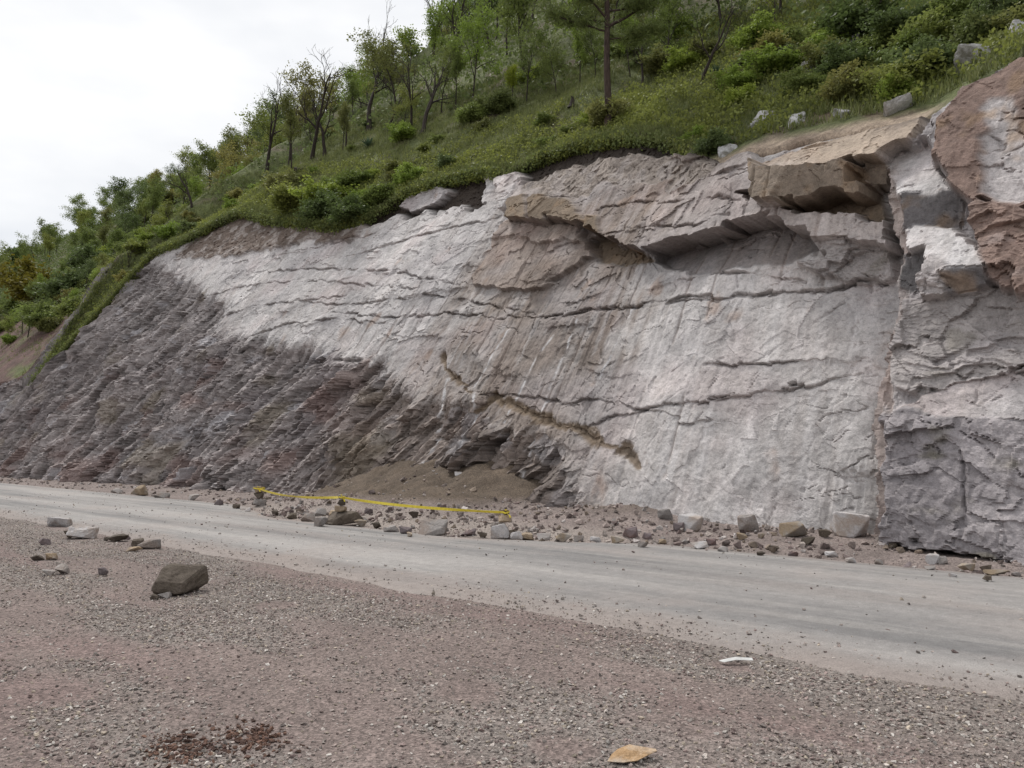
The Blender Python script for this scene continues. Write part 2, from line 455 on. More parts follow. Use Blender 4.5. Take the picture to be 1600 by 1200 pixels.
# ---------------------------------------------------------------- the cut rock face
FEATURES = [  # part, colour, proud at foot, proud at top, break-up, outline (s, z)
    ('rock_face','dark',0,0,'rubble',[(78.92,6.44),(65.35,7.67),(67.11,11.12),(73.62,16.56),(66.2,18.19),(57.19,15.37),(49.89,12.93),(43.26,10.47),(38.55,8.84),(37.79,7.42),(32.9,6.47),(28.22,5.46),(24.54,4.92),(22.34,4.04),(19.87,3.03),(16.9,2.68),(14.1,1.87),(12.45,1.07),(11.39,0.08),(19.19,-0.89),(56.24,-1.66)]),
    ('rock_face','soil',0.25,-0.4,'soil',[(49.3,13.61),(48.11,14.68),(46.58,16.09),(44.69,16.38),(40.22,14.87),(32.22,12.7),(30.03,12.46),(30.06,11.45),(34.21,11.99),(38.68,12.24),(43.27,12.6)]),
    ('rock_face','turfsoil',-0.5,-0.2,'soil',[(32.85,12.6),(30.74,13.09),(28.93,14.03),(26.58,14.25),(23.99,14.06),(22.53,11.54),(25.25,12.02),(27.72,12.14),(30.34,12.18)]),
    ('bedrock_lens','greyblue',0.1,0.1,'bed',[(28.38,12.85),(28.06,13.42),(26.15,13.54),(25.26,12.9),(25.76,12.4),(27.21,12.24)]),
    ('broken_bed','bed2',0.85,0.35,'bed',[(22.31,12.84),(21.35,12.79),(20.93,12.74),(20.09,13.36),(18.11,13.37),(15.04,12.65),(12.95,11.6),(11.12,10.08),(10.13,9.44),(9.39,9.51),(9.05,9.42),(8.03,7.83),(6.46,6.9),(5.15,6.34),(5.08,5.73),(5.87,5.94),(6.45,6.12),(6.8,6.31),(7.08,6.65),(7.78,6.81),(8.5,6.85),(8.59,6.73),(9.33,6.78),(10.03,6.84),(11.05,6.84),(11.12,6.52),(11.77,6.95),(12.54,7.43),(13.06,7.47),(13.85,8.14),(14.24,8.09),(14.52,8.15),(15.61,8.94),(16.12,9.14),(18.59,9.85),(19.71,10.15),(20.71,11.35)]),
    ('rock_face','turfsoil',-0.1,-0.3,'soil',[(21.94,13.02),(20.99,13.99),(19.04,14.08),(15.78,13.29),(13.65,12.23),(11.83,10.68),(13.06,10.93),(14.96,11.63),(17.09,11.85),(19.44,12.02),(20.31,11.85)]),
    ('rock_face','mud',0.5,0.35,'soil',[(20.49,11.95),(19.1,12.24),(16.72,11.96),(14.59,11.65),(11.13,9.99),(10.13,9.32),(11.26,9.13),(13.86,10.16),(15.94,10.58),(16.58,10.21),(18.59,10.97)]),
    ('rock_face','pale',0.55,0.5,'bed',[(22.43,12.81),(21.16,12.81),(20.74,12.43),(20.75,11.62),(20.57,10.85),(20.95,10.94)]),
    ('split_block','brown',0.85,0.75,'flat',[(20.49,11.18),(20.03,11.31),(19.6,11.26),(18.38,9.73),(19.03,9.91),(19.77,10.18)]),
    ('split_block','brown',0.95,0.8,'flat',[(19.1,10.81),(18.72,11.0),(17.42,10.46),(16.79,10.23),(16.06,9.71),(15.43,8.93),(16.15,9.08),(17.38,9.62),(18.42,9.88)]),
    ('split_block','brown',0.9,0.8,'flat',[(15.71,9.34),(15.04,9.19),(14.37,8.13),(14.97,8.24)]),
    ('loose_slab','tanpale',0.28,0.2,'streak',[(20.62,7.91),(20.29,7.6),(18.44,7.13),(17.15,6.87),(16.48,6.86),(16.01,7.13),(15.6,7.36),(15.32,7.66),(14.49,7.57),(14.93,8.36),(15.73,8.49),(16.61,9.3),(19.26,10.05),(20.47,10.38),(20.6,9.51),(20.42,8.78)]),
    ('loose_slab','tanpale',0.42,0.3,'streak',[(20.52,9.54),(19.38,9.47),(18.18,8.93),(16.92,8.63),(16.56,8.68),(15.49,8.34),(16.12,9.1),(19.08,9.92),(20.3,10.26)]),
    ('rock_face','brown',-0.1,-0.5,'flat',[(14.91,7.74),(15.45,8.52),(15.11,8.74),(14.1,7.93),(13.62,7.93),(12.8,7.41),(11.99,6.91),(13.33,7.05),(14.54,7.42)]),
    ('rock_face','greydark',-0.05,-0.65,'bed',[(12.02,6.92),(12.06,7.27),(10.98,7.29),(10.21,7.22),(9.38,7.16),(9.32,7.31),(7.74,7.07),(7.38,6.67),(6.82,6.42),(6.87,6.11),(7.58,5.99),(8.23,6.05),(10.53,6.26)]),
    ('layered_ledge','greybed',0.15,0.5,'ledges',[(6.92,6.37),(6.43,6.21),(5.2,5.84),(5.11,5.18),(5.72,5.09),(6.42,5.43),(7.18,5.73),(7.34,5.85),(6.58,5.92)]),
    ('overhanging_block','tan',1.6,0.35,'bed',[(8.78,8.94),(8.37,8.58),(7.3,8.05),(6.58,8.0),(5.9,7.93),(5.08,7.58),(4.93,7.71),(4.73,7.93),(4.74,8.76),(6.28,8.95),(8.03,9.01)]),
    ('rock_face','brown',0.35,-0.35,'flat',[(9.23,8.2),(8.27,7.88),(7.41,7.95),(5.61,7.44),(5.24,6.44),(6.16,6.79),(7.44,7.15),(8.27,7.59)]),
    ('overhanging_block','brown2',1.45,1.6,'flat',[(8.57,8.75),(8.31,7.55),(8.13,7.42),(7.4,7.19),(7.45,8.11),(7.84,8.26),(8.29,8.51)]),
    ('overhanging_block','brown2',1.15,1.6,'flat',[(7.48,8.14),(7.56,7.31),(7.2,7.25),(6.64,7.27),(6.26,7.21),(5.83,7.02),(5.62,7.02),(5.58,7.7),(5.79,7.81),(6.54,7.95)]),
    ('rock_face','brown2',0.35,0.9,'flat',[(5.98,7.36),(5.86,8.0),(5.27,7.79),(5.33,7.18)]),
    ('buttress','greyblue',1.3,0.9,'block',[(4.58,0.12),(4.77,1.7),(4.83,2.38),(4.73,3.21),(4.68,3.57),(4.67,4.85),(4.67,5.41),(4.95,6.43),(5.2,7.7),(4.75,7.98),(4.54,8.43),(4.11,8.62),(3.76,8.94),(3.19,9.07),(2.75,9.14),(1.17,8.91),(1.3,-0.04),(3.35,0.03)]),
    ('buttress','pinkband',1.1,0.85,'bed',[(4.67,0.2),(4.85,1.7),(4.89,2.39),(4.81,3.23),(4.75,3.6),(4.76,4.89),(4.74,5.45),(5.03,6.48),(5.28,7.8),(5.13,7.72),(4.9,6.89),(4.57,5.42),(4.61,4.47),(4.63,3.52),(4.71,3.1),(4.74,2.27),(4.65,1.04),(4.56,0.16)]),
    ('stepped_block','white',1.35,0.45,'bed',[(5.31,7.87),(4.98,8.07),(4.49,7.85),(4.31,7.41),(3.98,6.77),(3.74,6.48),(4.34,6.56),(4.79,6.71),(5.08,7.28)]),
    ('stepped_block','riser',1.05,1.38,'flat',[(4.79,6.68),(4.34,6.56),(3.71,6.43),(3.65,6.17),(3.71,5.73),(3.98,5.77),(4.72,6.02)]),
    ('stepped_block','white',1.95,1.25,'bed',[(4.66,5.97),(3.91,5.7),(3.62,5.63),(3.3,5.13),(3.01,4.73),(3.43,4.74),(3.6,4.71),(4.05,5.13),(4.4,5.23)]),
    ('stepped_block','whitepale',1.75,1.95,'bed',[(3.98,5.14),(3.62,4.73),(3.6,4.25),(4.06,4.25),(4.09,4.86)]),
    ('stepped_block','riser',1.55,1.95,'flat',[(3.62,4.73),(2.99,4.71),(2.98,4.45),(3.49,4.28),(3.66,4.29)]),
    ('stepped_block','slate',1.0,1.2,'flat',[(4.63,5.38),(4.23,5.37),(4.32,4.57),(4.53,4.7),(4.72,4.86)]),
    ('buttress','greybed',1.3,1.45,'ledges',[(4.52,4.38),(4.16,4.31),(3.52,4.29),(2.93,4.36),(1.21,4.12),(1.24,2.93),(2.55,2.97),(3.48,2.77),(4.07,2.6),(4.57,2.83),(4.56,3.54)]),
    ('buttress','whitepale',1.62,1.3,'bed',[(4.57,2.36),(4.02,2.54),(3.45,2.76),(2.9,2.86),(2.2,2.98),(1.24,3.03),(1.23,1.99),(2.15,2.0),(2.83,2.08),(3.38,2.14),(3.88,2.25),(4.39,2.24)]),
    ('buttress','greymid',1.85,1.6,'block',[(4.55,2.3),(3.86,2.23),(3.37,2.13),(2.82,2.06),(1.23,1.97),(1.25,0.03),(4.38,0.18),(4.47,1.28)]),
    ('leaning_block','redbrown',1.9,1.5,'flat',[(4.09,8.05),(3.9,8.28),(3.58,8.6),(3.04,8.74),(2.63,8.8),(1.13,8.62),(1.15,5.29),(2.51,5.75),(2.74,5.73),(3.04,5.96),(3.39,6.14),(3.52,6.3),(3.76,6.58),(4.02,7.22)]),
    ('leaning_block','whitepale',1.62,1.55,'flat',[(3.26,8.06),(2.82,8.02),(2.65,7.35),(2.54,6.67),(2.52,5.98),(2.65,5.85),(2.95,6.0),(3.13,6.2),(3.18,6.73),(3.12,7.18)]),
    ('leaning_block','redbrown',1.95,1.85,'ledges',[(3.38,6.01),(3.04,5.84),(2.51,5.59),(1.15,5.19),(1.17,4.02),(2.73,4.25),(2.91,4.53),(3.15,5.04)]),
]
CRACKS = [  # depth, width, soil filled, course (s, z)
    (0.18,0.08,1,[(20.08,4.89),(19.42,4.29),(18.28,3.78),(17.41,3.4)]),
    (0.14,0.1,1,[(17.01,2.84),(16.5,3.02),(16.4,3.27)]),
    (0.14,0.11,1,[(16.33,3.17),(15.69,2.99),(14.69,2.71),(13.89,2.44),(13.18,2.25),(12.4,2.14),(11.84,1.86),(11.37,1.7),(10.92,1.7),(10.68,1.52),(10.4,1.3)]),
    (0.14,0.05,0,[(18.04,3.45),(16.21,3.26),(14.6,3.13),(13.39,2.9),(12.38,2.97),(11.59,2.82),(10.7,2.62),(9.62,2.74),(8.53,2.81),(7.56,2.9),(6.65,3.03),(5.99,3.1),(5.28,3.11)]),
    (0.08,0.05,0,[(10.7,2.62),(11.57,2.49),(12.45,2.24)]),
    (0.08,0.04,0,[(10.7,2.62),(9.51,2.36),(8.14,2.23)]),
    (0.12,0.045,0,[(9.29,3.64),(8.45,3.58),(7.77,3.57),(7.08,3.54),(6.5,3.55)]),
    (0.06,0.04,0,[(7.98,3.62),(7.5,3.88),(6.92,4.26),(6.14,4.75)]),
    (0.18,0.06,0,[(11.58,5.56),(10.58,5.63),(9.4,5.36),(8.27,5.29),(7.58,5.23),(6.96,5.14),(6.24,5.11),(5.84,5.22),(5.4,5.09)]),
    (0.16,0.05,0,[(28.37,7.44),(25.53,6.94),(23.02,6.58),(20.96,6.52),(18.03,5.98),(15.85,5.71),(14.55,5.69),(13.06,5.64),(11.61,5.62),(10.53,5.51),(9.38,5.29)]),
    (0.12,0.05,0,[(31.43,8.37),(27.73,7.67),(25.31,7.6),(23.05,7.53),(20.7,7.05),(18.33,6.42),(16.22,5.87)]),
    (0.14,0.06,0,[(35.49,10.52),(31.57,10.05),(28.49,9.54),(25.61,8.94),(23.71,8.41),(21.15,7.69)]),
    (0.1,0.05,0,[(42.44,9.77),(38.95,10.0),(34.82,9.85),(30.94,9.35),(26.83,8.51),(23.28,7.83)]),
    (0.1,0.05,0,[(38.73,8.22),(35.1,8.56),(31.43,8.37),(28.2,8.21)]),
    (0.12,0.05,0,[(34.22,6.74),(31.28,7.24),(28.01,7.05),(24.42,6.52)]),
    (0.25,0.1,0,[(27.67,5.14),(26.3,5.15),(24.27,4.95)]),
    (0.1,0.07,0,[(20.05,2.11),(18.11,2.01),(16.39,1.96),(15.17,1.88)]),
    (0.08,0.07,0,[(14.8,1.1),(13.98,1.28),(13.01,1.14),(12.31,1.0)]),
    (0.1,0.05,0,[(29.2,10.41),(26.2,10.73),(23.95,10.73),(21.17,10.71)]),
    (0.08,0.05,0,[(36.55,11.59),(32.85,11.49),(28.37,11.47)]),
    (0.1,0.05,0,[(14.74,8.3),(13.07,8.19),(10.77,7.6),(9.23,7.51)]),
    (0.1,0.05,0,[(15.2,9.44),(13.58,9.31),(11.68,8.63),(9.85,8.23),(8.92,7.83)]),
    (0.08,0.04,0,[(14.07,9.27),(13.74,9.67),(13.48,9.76)]),
    (0.14,0.05,0,[(10.88,6.09),(9.41,6.08),(8.09,5.75),(7.1,5.42)]),
    (0.16,0.06,0,[(5.21,2.31),(5.1,1.22),(5.0,0.2)]),
    (0.1,0.035,0,[(3.37,2.11),(3.31,1.5),(3.25,0.91),(3.2,0.25)]),
]
WHITE_STREAKS = [
    (0.12,[(18.92,3.97),(18.67,2.9),(18.38,1.89),(18.06,0.86)]),
    (0.08,[(17.46,3.67),(17.07,2.85),(16.88,1.89),(16.55,0.89)]),
    (0.05,[(14.3,5.45),(14.26,4.25),(14.24,2.93),(14.29,2.39),(14.19,1.45),(13.99,0.55)]),
    (0.05,[(14.99,5.12),(15.3,4.33),(15.36,3.16),(15.4,2.42)]),
    (0.05,[(17.17,5.58),(17.32,4.5),(17.46,3.67)]),
    (0.05,[(12.31,5.58),(12.49,4.46),(12.65,3.39)]),
]

PAL = {k: np.array(v) for k, v in {
    'pale': (.505, .482, .476), 'bed2': (.42, .375, .36), 'tan': (.42, .34, .27), 'tanpale': (.39, .325, .29), 'white': (.58, .56, .56),
    'whitepale': (.52, .485, .48), 'dark': (.285, .255, .250), 'mud': (.28, .24, .212), 'soil': (.165, .128, .108), 'turfsoil': (.055, .043, .036),
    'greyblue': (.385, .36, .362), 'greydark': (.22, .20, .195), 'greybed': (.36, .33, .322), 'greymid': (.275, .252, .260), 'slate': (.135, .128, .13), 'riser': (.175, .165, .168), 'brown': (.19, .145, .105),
    'brown2': (.24, .195, .155), 'redbrown': (.245, .175, .148), 'pinkband': (.37, .315, .295)}.items()}

def in_poly(x, y, pts):
    inside = np.zeros(x.shape, bool)
    n = len(pts)
    for i in range(n):
        (x0, y0), (x1, y1) = pts[i], pts[(i+1) % n]
        if y0 == y1: continue
        c = ((y0 > y) != (y1 > y)) & (x < (x1-x0)*(y-y0)/(y1-y0)+x0)
        inside ^= c
    return inside
def line_dist(x, y, pts):
    d = np.full(x.shape, 99., np.float32)
    for (x0, y0), (x1, y1) in zip(pts[:-1], pts[1:]):
        dx, dy = x1-x0, y1-y0
        k = np.clip(((x-x0)*dx+(y-y0)*dy)/(dx*dx+dy*dy+1e-9), 0, 1)
        d = np.minimum(d, np.hypot(x-x0-k*dx, y-y0-k*dy))
    return d
def saw(b):
    f = b-np.floor(b)
    return np.where(f < .86, f/.86, (1-f)/.14)

def build_cliff():
    S = np.concatenate([np.arange(-8, 0, .12), np.arange(0, 24, .032), np.arange(24, 63, .068), np.arange(63, 120, .4)])
    NV = 400
    s, v = np.meshgrid(S, np.linspace(0, 1, NV), indexing='ij')
    zt = edge_z(s)
    z = -.35+(zt+.35)*v
    s = s.astype(np.float32); z = z.astype(np.float32)
    # ragged, angular outlines: look features up at positions shifted by broken facets
    hA, eA, vA = cells(s*1.5, z*1.5, 201, 1.5); hB, eB, vB = cells(s*1.7+9, z*1.7, 202, 1.5)
    hC, eC, vC = cells(s*4.5, z*4.5, 203, 1.5)
    ws = s+.085*hA+.03*hC+.06*fbm(s*.9, z*.9, 0, 2, 71)
    wz = z+.075*hB+.028*hC+.05*fbm(s*.9, z*.9, 5, 2, 72)
    proud = np.zeros_like(s); rough = np.zeros(s.shape, np.int8); part = np.zeros(s.shape, np.int8)
    col = np.broadcast_to(PAL['pale'].astype(np.float32), s.shape+(3,)).copy()
    kinds = ['streak', 'rubble', 'flat', 'bed', 'ledges', 'block', 'soil']
    parts = ['rock_face']; inst = []
    for name, ck, p0, p1, rk, pts in FEATURES:
        a = np.array(pts); lo = a.min(0)-.3; hi = a.max(0)+.3
        ci = np.searchsorted(S, [lo[0]-.3, hi[0]+.3])
        sl = slice(ci[0], ci[1])
        m = in_poly(ws[sl], wz[sl], pts) if rk not in ('rubble', 'soil') else in_poly(ws[sl]+.5*fbm(s[sl]*.8, z[sl]*.8, 3, 4, 73), wz[sl]+.4*fbm(s[sl]*.9, z[sl]*.9, 8, 4, 74), pts)
        if name in ('buttress', 'stepped_block', 'leaning_block'):
            for ex, ey in ((.06, 0), (-.06, 0), (0, .05), (0, -.05)): m |= in_poly(ws[sl]+ex, wz[sl]+ey, pts)
        k = np.clip((z[sl]-a[:, 1].min())/(a[:, 1].max()-a[:, 1].min()), 0, 1)
        proud[sl] = np.where(m, p0+(p1-p0)*k, proud[sl])
        rough[sl] = np.where(m, kinds.index(rk), rough[sl])
        col[sl] = np.where(m[..., None], PAL[ck], col[sl])
        if name == 'rock_face': pid = 0
        else:
            parts.append(name); pid = len(parts)-1
            if name in ('broken_bed', 'overhanging_block', 'buttress', 'leaning_block', 'loose_slab') and name in parts[:-1]:
                parts.pop(); pid = parts.index(name)
        part[sl] = np.where(m, pid, part[sl])
    R = {k: (rough == i).astype(np.float32) for i, k in enumerate(kinds)}
    def soft(a, ri, rj, times=2):
        for ax, r in ((0, ri), (1, rj)):
            for _ in range(times):
                p = np.pad(a, [(r+1, r) if k == ax else (0, 0) for k in range(a.ndim)], mode='edge')
                c = np.cumsum(p, axis=ax, dtype=np.float64)
                n = a.shape[ax]
                a = ((np.take(c, np.arange(2*r+1, 2*r+1+n), ax)-np.take(c, np.arange(0, n), ax))/(2*r+1)).astype(np.float32)
        return a
    rub = soft(R['rubble'], 9, 9); rubc = soft(R['rubble'], 22, 26)
    rubc = sstep(.30, .70, rubc+(.40*fbm(s*1.1, z*.6, 2, 5, 204, .6)+.45*noise((s+.5*z)*2.2, z*.2, 0, 221)+.12*hA)*np.minimum(1, 4*rubc*(1-rubc)))
    col = soft(col, 1, 1)
    proud = soft(proud, 1, 1, 1)
    bed = np.clip(R['bed']+R['streak']+.2*R['flat'], 0, 1)
    # long swells
    d = .16*fbm(s*.28, z*.28, 0, 3, 81)
    # bedding: thin beds dipping gently along the face, each lower edge a small undercut
    def und(b, w=.05):
        f = b-np.floor(b)
        return np.where(f < w, f/w, (1-f)/(1-w))
    warp = .50*fbm(s*.30, z*.45, 0, 5, 82, .55)+.09*hA+.03*hC
    b1 = z*1.05-.06*s+warp
    calm = np.exp(-((s-9.2)/3.4)**4)*sstep(6.8, 5.2, z)               # the smoother sheet low on the right
    patch = sstep(-.10, .40, fbm(s*.45, z*.8, 2, 3, 83))*(1-.85*calm)*(1+.8*np.exp(-((s-11)/4.5)**4)*sstep(7.4, 8.2, z))
    patch2 = sstep(-.05, .45, fbm(s*.7, z*1.1, 9, 3, 85))*(1-.65*calm)
    d += (.085*und(b1*.9)*patch+.030*und(b1*2.6+.2*hB)*patch2*patch+.010*und(b1*6.5+.5*hB, .1)*sstep(-.1, .5, fbm(s*1.1, z*1.4, 4, 3, 84))*(1-.5*calm))*bed*(1-.8*rub)
    d += (.15*und(b1*1.1+.25*hB)*(.35+.65*sstep(-.2, .3, fbm(s*.6, z*.6, 31, 2, 205)))+.05*und(b1*3.1+.3*hA)*patch2+.02*und(b1*9+.5*hC, .12))*R['ledges']+.10*hA*R['ledges']
    # hairline joints along and across the beds
    net = np.abs(noise(s*.55+.3*hA, b1*1.6, 0, 206)); net2 = np.abs(noise((s+.35*z)*1.1+.2*hB, z*.35, 3, 207))
    gate = sstep(-.05, .35, fbm(s*.6, z*.7, 14, 3, 208)); gate2 = sstep(.1, .45, fbm(s*.5, z*.5, 17, 3, 209))
    d -= (1-rub)*(.07*sstep(.022, .0, net)*gate*(1-.6*calm)+.04*sstep(.02, .0, net2)*gate2)*(1-.5*R['soil'])
    # spalled plates
    hS, eS, vS = cells(s*.55+.3*hA, z*.75+.3*hB, 210, .5)
    d += (1-rub)*(1-R['soil'])*(.030*vS+.022*hS)*(1-.6*calm)
    d += R['soil']*(.07*np.abs(fbm(s*3, z*3, 0, 4, 211))+.05*hC)
    # broken facets
    cw = .25*fbm(s*2, z*2, 0, 3, 86); cw2 = .25*fbm(s*2, z*2, 4, 3, 87)
    lean = s+.50*z                                        # joints lean along the face
    h1, e1, v1 = cells((lean+cw)*1.5, z*.42+cw2*.6, 88, 1.6, .7)
    h2, e2, v2 = cells((lean+cw)*3.4, z*.85+cw2, 89, 1.7, .5)
    h3, e3, v3 = cells(lean*6.5+cw*2, z*2.2+cw2*2, 90, 1.6, .5)
    big = fbm(lean*.42, z*.30, 40, 3, 213); hL, eL, vL = cells(lean*.62+cw, z*.40+cw2, 214, 1.7, .8)
    calm2 = 1-.75*np.exp(-((s-18.3)/2.6)**2)
    d += rub*(.45*big*calm2+.30*hL*calm2+.26*h1*(.5+.5*sstep(-.3, .3, big))+.17*h2+.085*h3)
    hb, eb, vb = cells(s*.85+.4*cw, z*1.0+.4*cw2, 212, 1.2)
    d += R['block']*(.10*hb+.05*hA+.022*hC+.06*und(b1*1.2+.4*hB)*patch2)
    d += (1-rub)*(1-R['block'])*(.012*h1+.010*h2*patch+.008*hC*patch)
    # furrows left by the excavator, running down the face
    fur = np.abs(noise(lean*.80+.3*cw, z*.10, 0, 92)); fur2 = np.abs(noise(lean*2.3+.3*cw, z*.20, 0, 93))
    fm = sstep(-.4, .4, fbm(s*.2, z*.25, 44, 2, 217)); hK, eK, vK = cells(s*.9+cw, z*1.1+cw2, 218, 1.4)
    d -= rub*(.40*sstep(.30, .0, fur)*(.3+.7*fm)+.17*sstep(.25, .0, fur2)*fm)
    d += rub*(1-fm)*.22*hK*calm2
    tooth = noise(s*6.5+.2*cw, z*.35, 0, 94)
    grooved = np.clip(sstep(.0, .5, fbm(s*.22, z*.35, 6, 3, 96))+np.exp(-((s-15.5)/4.5)**4), 0, 1)*np.clip(R['streak']+.6*R['bed'], 0, 1)
    d -= (.030*sstep(.05, .5, tooth)+.012*noise(s*14, z*.5, 0, 215))*grooved
    d -= .010*sstep(.1, .5, noise(s*5.5, z*.22, 6, 216))*(1-rub)*R['streak']
    # fine break-up
    d += .022*fbm(s*1.9, z*1.9, 0, 3, 97)+(.012+.03*rub+.02*R['block'])*fbm(s*7, z*7, 0, 3, 98)
    pits = sstep(.35, .6, noise(s*5.2, z*5.2, 0, 99))*sstep(0, .4, noise(s*.6, z*.6, 3, 100))
    d -= .05*pits*(1-rub)
    # cracks
    soilc = np.zeros_like(s)
    for dep, wid, so, pts in CRACKS:
        a = np.array(pts)
        ci = np.searchsorted(S, [a[:, 0].min()-.8, a[:, 0].max()+.8]); sl = slice(ci[0], ci[1])
        cx = s[sl]+.09*noise(s[sl]*2.2, z[sl]*2.2, 1, 101)+.05*hA[sl]+.03*hC[sl]
        cy = z[sl]+.07*noise(s[sl]*2.2, z[sl]*2.2, 7, 103)+.055*hB[sl]+.03*hC[sl]
        dist = line_dist(cx, cy, pts)
        gn = sstep(-.45, .35, noise(s[sl]*1.1, z[sl]*1.1, 2, 105)+.3*noise(s[sl]*4, z[sl]*4, 2, 106))
        ww = wid*(.42+.45*gn if not so else .35+1.1*gn)
        d[sl] -= dep*(.10+1.0*gn)*np.exp(-(dist/ww)**2)
        # the bed above a flat-lying crack stands a little proud and fades out upwards
        if a[0, 0] > a[-1, 0]: a = a[::-1]
        if np.ptp(a[:, 1]) < .6*np.ptp(a[:, 0]):
            dz = cy-np.interp(cx, a[:, 0], a[:, 1])
            inside = sstep(a[0, 0]-.1, a[0, 0]+.5, cx)*sstep(a[-1, 0]+.1, a[-1, 0]-.5, cx)
            d[sl] += (.005+.07*gn)*sstep(0, .03, dz)*np.exp(-np.maximum(dz, 0)/.45)*inside
        if so: soilc[sl] = np.maximum(soilc[sl], sstep(1.6, .7, dist/ww))
    rg = random.Random(17)
    grooves = np.zeros_like(s)
    for k in range(34):
        gs = rg.uniform(6.5, 27); z0 = rg.uniform(.6, 6.5); z1 = z0+rg.uniform(1.2, 4.0)
        ci = np.searchsorted(S, [gs-.3, gs+.3]); sl = slice(ci[0], ci[1])
        g = np.exp(-((s[sl]-gs-.02*noise(z[sl]*.8, z[sl]*0, 3.3, 222+k))/.035)**2)*sstep(z0, z0+.25, z[sl])*sstep(z1, z1-.25, z[sl])*(1-rub[sl])
        grooves[sl] = np.maximum(grooves[sl], g)
    d -= .05*grooves
    edge_round = sstep(0, .03, 1-v)
    off = proud+d
    # foot tucked into the verge
    off = np.where(z < .0, off*.6, off)
    t = face_t(s, z)-off
    # crumbling rim: the last rows lean back under the turf
    t = t+.25*(1-edge_round)

    # ---- colour of the stone itself
    f1 = fbm(s*.7, z*.7, 0, 4, 111); f2 = fbm(s*3, z*3, 0, 4, 112); f3 = noise(s*.25, z*.25, 0, 113)
    down = .9*noise(s*1.3+.15*cw, z*.10, 0, 114)+.7*noise(s*3.6+.2*cw, z*.16, 0, 115)+.35*noise(s*9+.2*cw, z*.3, 0, 125)
    pale = (np.clip(R['streak']+R['bed'], 0, 1)*(1-rubc))[..., None]
    brownw = np.array([.195, .155, .130], np.float32)
    zone = np.exp(-((s-16.3)/4.6)**4)*sstep(10.5, 8.0, z+.8*f1)                # muddy washes below the slide scar
    zone2 = np.exp(-((s-15)/4.5)**4)*sstep(8.6, 9.6, z)*.8                      # and on the bed above it
    zz_ = np.clip(zone+zone2, 0, 1)
    low = sstep(4.2, 1.2, z+.9*f1+.5*down)*np.exp(-((s-18.5)/6.0)**4)
    wash = np.clip(sstep(-.3, .6, down+.35*f1)*(.28+.72*zz_)+.38*zz_+.55*zz_*sstep(-.5, .4, f1)+.8*low, 0, .97)[..., None]
    col = col*(1-pale*wash*.9)+brownw*pale*wash*.9
    damp = (sstep(.25, .6, noise(s*1.9+.15*cw, z*.09, 4, 234)+.3*noise(s*6, z*.2, 4, 235))*(.12+.88*zz_)*sstep(9.5, 6.5, z))[..., None]*pale*.6
    col = col*(1-damp)+np.array([.15, .128, .115])*damp
    drip = (sstep(.42, .75, noise(s*4.2+.12*cw, z*.11, 0, 126)+.25*noise(s*11, z*.5, 0, 127))*(.15+.85*zz_)*sstep(-.4, .4, f2+.2))[..., None]*pale*.75
    col = col*(1-drip)+np.array([.56, .53, .525])*drip
    grey = sstep(-.2, .6, fbm(s*.28, z*.4, 23, 4, 128))[..., None]*pale*.55
    col = col*(1-grey)+np.array([.37, .35, .355])*grey
    pink = sstep(-.1, .6, fbm(s*.4, z*.5, 3, 3, 116))[..., None]*pale
    col = col*(1+pink*(np.array([.02, -.03, -.035])))
    rust = sstep(.45, .8, fbm(s*.9, z*.7, 27, 4, 129))[..., None]*pale*.5
    col = col*(1-rust)+np.array([.36, .25, .19])*rust
    col = col*(1+.15*f1+.20*f2+.10*vS+.06*vA)[..., None]
    wz_ = np.clip(np.exp(-((s-8.2)/4.0)**4)*sstep(9.5, 7.5, z)+np.exp(-((s-31)/9)**4)*sstep(8.0, 10.0, z), 0, 1)[..., None]*pale
    col = col*(1+.12*wz_*(1-.6*wash))
    speck = sstep(.38, .62, noise(s*8.5, z*8.5, 0, 130)+.25*f2)[..., None]*pale*.45
    col = col*(1-speck)+np.array([.22, .185, .17])*speck
    # dark rubble zone: purple, red, grey and white patches
    pc = sstep(0, .5, fbm(s*.33, z*.45, 1, 3, 117))[..., None]; rc = sstep(.05, .55, fbm(s*.30, z*.5, 6, 3, 118)-.05*(z-2.5))[..., None]
    wc = (sstep(.30, .62, fbm(s*.55, z*.8, 9, 4, 119))+.9*np.exp(-((s-34.5)/3.6)**2-((z-2.2+.2*(s-34.5))/.55)**2)*sstep(-.3, .3, f2))[..., None]
    r3 = rubc[..., None]
    dk = PAL['dark']*(1+.30*v2+.18*v3+.22*vL+.25*f1)[..., None]
    dk = dk*(1-.5*pc)+np.array([.21, .185, .19])*.5*pc
    dk = dk*(1-.6*rc)+np.array([.27, .185, .165])*.6*rc
    up = sstep(4.5, 11.0, z+1.5*f1)[..., None]*.65; dk = dk*(1-up)+np.array([.33, .305, .30])*up*(1+.3*v2)[..., None]
    bm_ = (sstep(26, 20, s+.6*f1)*.7)[..., None]; dk = dk*(1-bm_)+np.array([.215, .172, .145])*bm_*(1+.3*v2+.2*f2)[..., None]
    wc = np.clip(wc, 0, .8)*(1-.7*bm_); dk = dk*(1-wc)+np.array([.40, .385, .40])*wc
    oc = sstep(.25, .6, fbm(s*.3, z*.4, 12, 3, 120))[..., None]*.5; dk = dk*(1-oc)+np.array([.24, .20, .145])*oc
    col = col*(1-r3)+dk*r3
    fl = R['flat'][..., None]
    oc2 = sstep(.1, .6, fbm(s*1.6, z*1.6, 15, 3, 121))[..., None]*fl*.55
    col = col*(1-oc2)+np.array([.30, .20, .12])*oc2*np.clip(col.mean(-1, keepdims=True)/.2, .3, 1.4)
    bl = np.clip(R['block']+.6*R['ledges'], 0, 1)[..., None]; bl = soft(bl, 2, 2)
